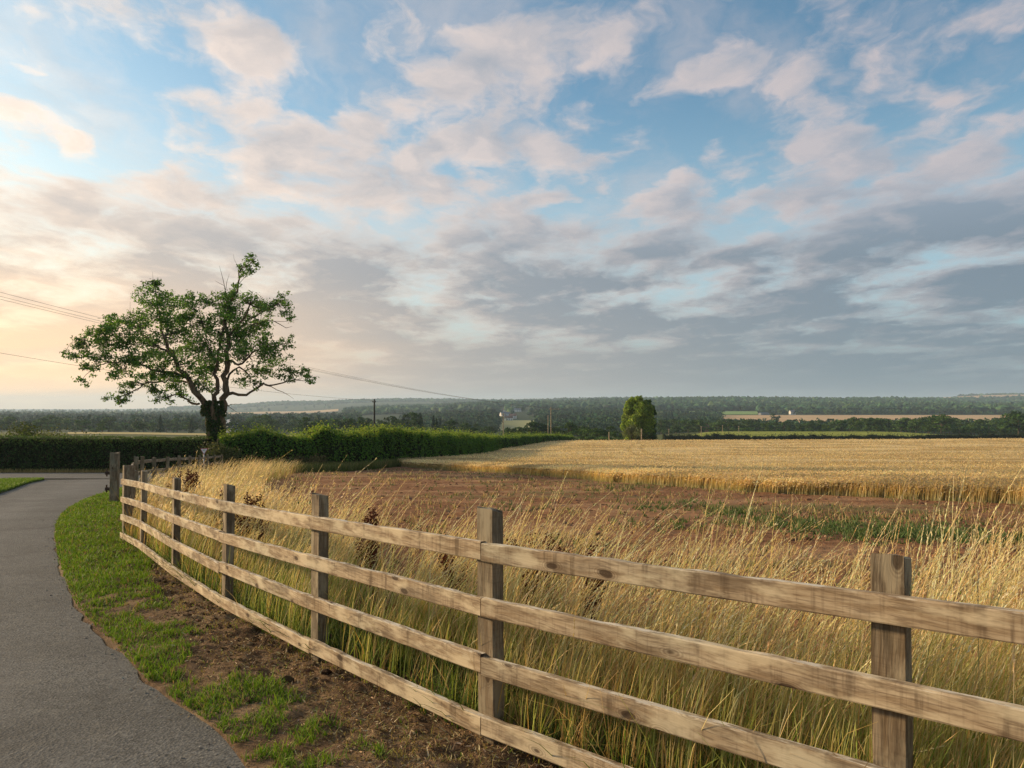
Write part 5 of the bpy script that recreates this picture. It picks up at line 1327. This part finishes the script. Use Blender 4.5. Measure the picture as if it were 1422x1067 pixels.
def wire(label, A, B, sag, rad, n=60, group=None):
    t = np.linspace(0, 1, n)[:, None]; A = np.array(A); B = np.array(B)
    P = A * (1 - t) + B * t; P[:, 2] -= sag * 4 * t[:, 0] * (1 - t[:, 0])
    b = MB(); b.tube(P, rad, 6)
    return tag(mobj('power_line', b.mesh('power_line', M['wire'], True)), label, 'power line', group)
for i, (dy, dx, l) in enumerate([(0, 0, 'topmost of three thin overhead wires passing behind the ash tree'), (7, .12, 'middle one of three thin overhead wires passing behind the ash tree'), (12, .24, 'lowest of the three thin overhead wires passing behind the ash tree')]):
    wire(l, at(-160, 364 + dy, 62), (topB[0] + .6 * i - .2, topB[1] - .2, topB[2] - .3), 2.0, .0145)
wire('single low overhead wire running from the left sky to the dark tarred pole', at(-140, 466, 66), (topD[0], topD[1], topD[2] - .25), .9, .016)

# ------------------------------------------------------------------ houses
M['cream'] = m_plain('cream_render', (.66, .62, .54), .8, .2, .08); M['render'] = m_plain('white_render', (.72, .69, .64), .8, .2, .06); M['brick'] = m_plain('red_brick', (.30, .13, .09), .85, .2, .15); M['tile'] = m_plain('roof_tile', (.20, .12, .09), .8, .2, .2)
M['slate'] = m_plain('slate', (.16, .17, .18), .6, .3, .15); M['sheet'] = m_plain('metal_sheet', (.42, .44, .45), .5, .4, .1); M['glassy'] = m_plain('window_glass', (.04, .05, .06), .15, .5, .1)
def house(label, x, Y, w, d, h, roof, wall, roofm, rot=0, up=0.0, nwin=3, cat='house', chim=True, name='house'):
    X = (x - 711) / 1000 * Y; root = thing(name, label, cat, (X, Y, gz(X, Y) + up), R(rot))
    b = MB(); b.box((-w/2, -d/2, -2.0 - up), (w/2, d/2, h)); b.add([(-w/2, -d/2, h), (-w/2, d/2, h), (-w/2, 0, h + roof - .1), (w/2, -d/2, h), (w/2, d/2, h), (w/2, 0, h + roof - .1)], F3=[(0, 2, 1), (3, 4, 5)]); mobj('wall', b.mesh('wall', wall), root)
    e = .45; b = MB(); a = roof / (d / 2)
    for s in (-1, 1):
        y0 = s * (d/2 + e); z0 = h - e * a; b.add([(-w/2 - e, y0, z0), (w/2 + e, y0, z0), (w/2 + e, 0, h + roof), (-w/2 - e, 0, h + roof), (-w/2 - e, y0, z0 + .22), (w/2 + e, y0, z0 + .22), (w/2 + e, 0, h + roof + .22), (-w/2 - e, 0, h + roof + .22)], [(0,1,2,3), (7,6,5,4), (0,4,5,1), (1,5,6,2), (3,2,6,7), (0,3,7,4)])
    rf = mobj('roof', b.mesh('roof', roofm), root)
    if chim: b = MB(); b.box((w*.3, -.4, h + roof*.5), (w*.3 + .9, .4, h + roof + 1.3)); mobj('chimney', b.mesh('chimney', M['brick']), rf)
    for i in range(nwin):
        for zz in ([.9, 3.4] if h > 4.5 else [1.0]):
            xx = -w/2 + w * (i + .5) / nwin; b = MB(); b.box((xx - .55, -d/2 - .06, zz), (xx + .55, -d/2 + .05, zz + 1.3)); mobj('window', b.mesh('window', M['glassy']), root)
    return root
house('large white house with a dark roof on the hill edge above the tan field', 1100, 1410, 11, 7, 4.4, 3.2, M['cream'], M['slate'], 12, 1.5, 4)
house('long low grey roofed barn beside the tan field', 1060, 1400, 20, 8, 2.4, 1.8, M['slate'], M['slate'], 25, 0, 0, 'barn', False, 'barn')
house('small red brick house among the trees behind the poplars', 977, 560, 6.0, 4.5, 3.2, 1.8, M['brick'], M['tile'], 20, 3.4, 2)
house('pale roofed cottage glimpsed just right of the ash trunk', 321, 640, 10, 7, 5.5, 3.4, M['render'], M['sheet'], -35, 2.5, 2)
VH = [(694, 572.0, 1750, 'slate', 'white village house farthest left on the middle valley slope', 10), (703, 569, 1850, 'tile', 'small white village house highest on the middle slope', -15), (701, 574.5, 1600, 'slate', 'broad white village house with the biggest pale gable on the middle slope', 30),
      (712, 578.0, 1450, 'tile', 'brown roofed village house lowest on the middle slope', -8), (718, 568.5, 1900, 'slate', 'long white village house right of the cluster', 5), (706, 581.0, 1420, 'tile', 'small pale village house at the edge of the pale meadow', 18), (752, 569.5, 1950, 'sheet', 'pale roofed shed apart to the right of the valley village', 40), (598, 577, 1300, 'sheet', 'white shed above the belt of trees left of the village', 10), (634, 581, 1250, 'sheet', 'pale low farm buildings above the belt of trees', -20)]
for i, (x, y, Y, rm, l, ro) in enumerate(VH):
    Ys = np.arange(900, 2700, 10.0); zs = ground((x - 711) / 1000 * Ys, Ys); ys = np.array([abs(at(x, y + 3.5, q)[2] - z_) for q, z_ in zip(Ys, zs)]); Y = float(Ys[ys.argmin()]); X = (x - 711) / 1000 * Y; house(l, x, Y, 12 + 6 * (i in (2, 4, 8)), 8, 4.6, 3, M['brick'] if i == 99 else M['render'], M[rm], ro, at(x, y + 3.5, Y)[2] - gz(X, Y) , 3, 'house' if i < 6 else 'farm building')

# ------------------------------------------------------------------ dock plants with rusty seed spikes
def dock_meshes(seed):
    r = np.random.default_rng(seed); b = MB(); V = []; F = []; C = []; n0 = 0
    tips = []
    b.tube([(0, 0, -.03), (.01, 0, .3), (0, .01, .65), (.015, 0, 1.0)], [.008, .007, .005, .003], 5)
    br = [((0, 0, .45), (0, .005, 1.0))] + [((0, 0, .35 + .09 * k), (r.normal(0, .07), r.normal(0, .07), .72 + .05 * k)) for k in range(6)]
    P = []; 
    for a, e in br:
        a = np.array(a); e = np.array(e); b.tube([a, (a + e) / 2 + r.normal(0, .01, 3), e], [.004, .003, .002], 4)
        t = r.random(170)[:, None]; P.append(a * (1 - t) + e * t + r.normal(0, .015, (170, 3)))
    P = np.concatenate(P); n = len(P)
    V, F = cards(P, r.uniform(.010, .026, n), None, .1, .8)
    col = np.array([(.12, .035, .018), (.17, .055, .028), (.085, .025, .014)])[r.integers(0, 3, n)] * r.uniform(.7, 1.3, (n, 1))
    sp = npmesh('seed_sprays', V, F, M['litter'], col=np.repeat(col, 4, 0))
    st = b.mesh('stem', m_plain('dock_stem', (.15, .06, .03), .8, .2), True)
    m = 7; V, F, C, _ = ribbons(np.zeros((m, 3)) + r.normal(0, .01, (m, 3)), r.uniform(.18, .34, m), np.full(m, .06), r.uniform(.1, .25, m), r.uniform(0, 6.3, m), 5, np.tile((.06, .09, .02), (m, 1)), np.tile((.20, .10, .04), (m, 1)), 1.6)
    return sp, st, npmesh('leaves', V, F, M['grass'], col=C)
DM = [dock_meshes(301), dock_meshes(302)]
docks = [(520, 706, 6.4, 'tall rusty red dock plant behind the rail right of the fifth post from the corner', 1.0), (344, 684, 8.6, 'dark red dock plant just right of the fourth fence post from the corner post', 1.0), (365, 698, 8.2, 'short reddish dock plant by the bare soil left of the fifth post from the corner', .8),
         (738, 742, 5.1, 'dark dock plant behind the top rail right of the post where all rails join', .95), (760, 740, 5.4, 'thin dock plant beyond the dark one, right of the post where all rails join', .9), (822, 758, 4.7, 'brown dock plant half sunk in the dry grass below the top rail', .85), (262, 652, 13.0, 'orange brown dock plant in the dry grass past the corner post', 1.05),
         (252, 655, 12.4, 'rust coloured dock plant nearest the grey fence in the dry grass', 1.0), (275, 656, 12.8, 'low rust brown dock plant right of the third post from the corner', .9), (628, 752, 5.3, 'small dark dock plant left of the post where all rails join', .8), (312, 680, 9.0, 'small maroon dock plant left of the fourth fence post from the corner post', .8)]
for i, (x, y, Y, l, s) in enumerate(docks):
    X = (x - 711) / 1000 * Y; g = gz(X, Y); h = at(x, y, Y)[2] - g
    o = thing('dock_plant', l, 'plant', (X, Y, g), rng.uniform(0, 6), 'dock plants in the long grass'); o.scale = (h * 1.25, h * 1.25, h)
    sp, st, lv = DM[i % 2]
    for nm, me in (('seed_sprays', sp), ('stem', st), ('leaves', lv)): link(bpy.data.objects.new(nm, me), o)

# ------------------------------------------------------------------ the evening air
if HAZE > 0:
    b = MB(); b.box((-9800, -3400, -140), (9800, 11800, 130))
    hm = bpy.data.materials.new('haze_air'); hm.use_nodes = True; t = hm.node_tree; t.nodes.clear()
    o_ = t.nodes.new('ShaderNodeOutputMaterial'); v_ = t.nodes.new('ShaderNodeVolumePrincipled'); v_.inputs['Density'].default_value = HAZE; v_.inputs['Color'].default_value = (.64, .82, 1.0, 1); v_.inputs['Anisotropy'].default_value = .2
    t.links.new(v_.outputs[0], o_.inputs['Volume'])
    tag(mobj('haze', b.mesh('haze', hm)), 'thin evening haze lying over the valley and far hills', 'haze', kind='stuff')
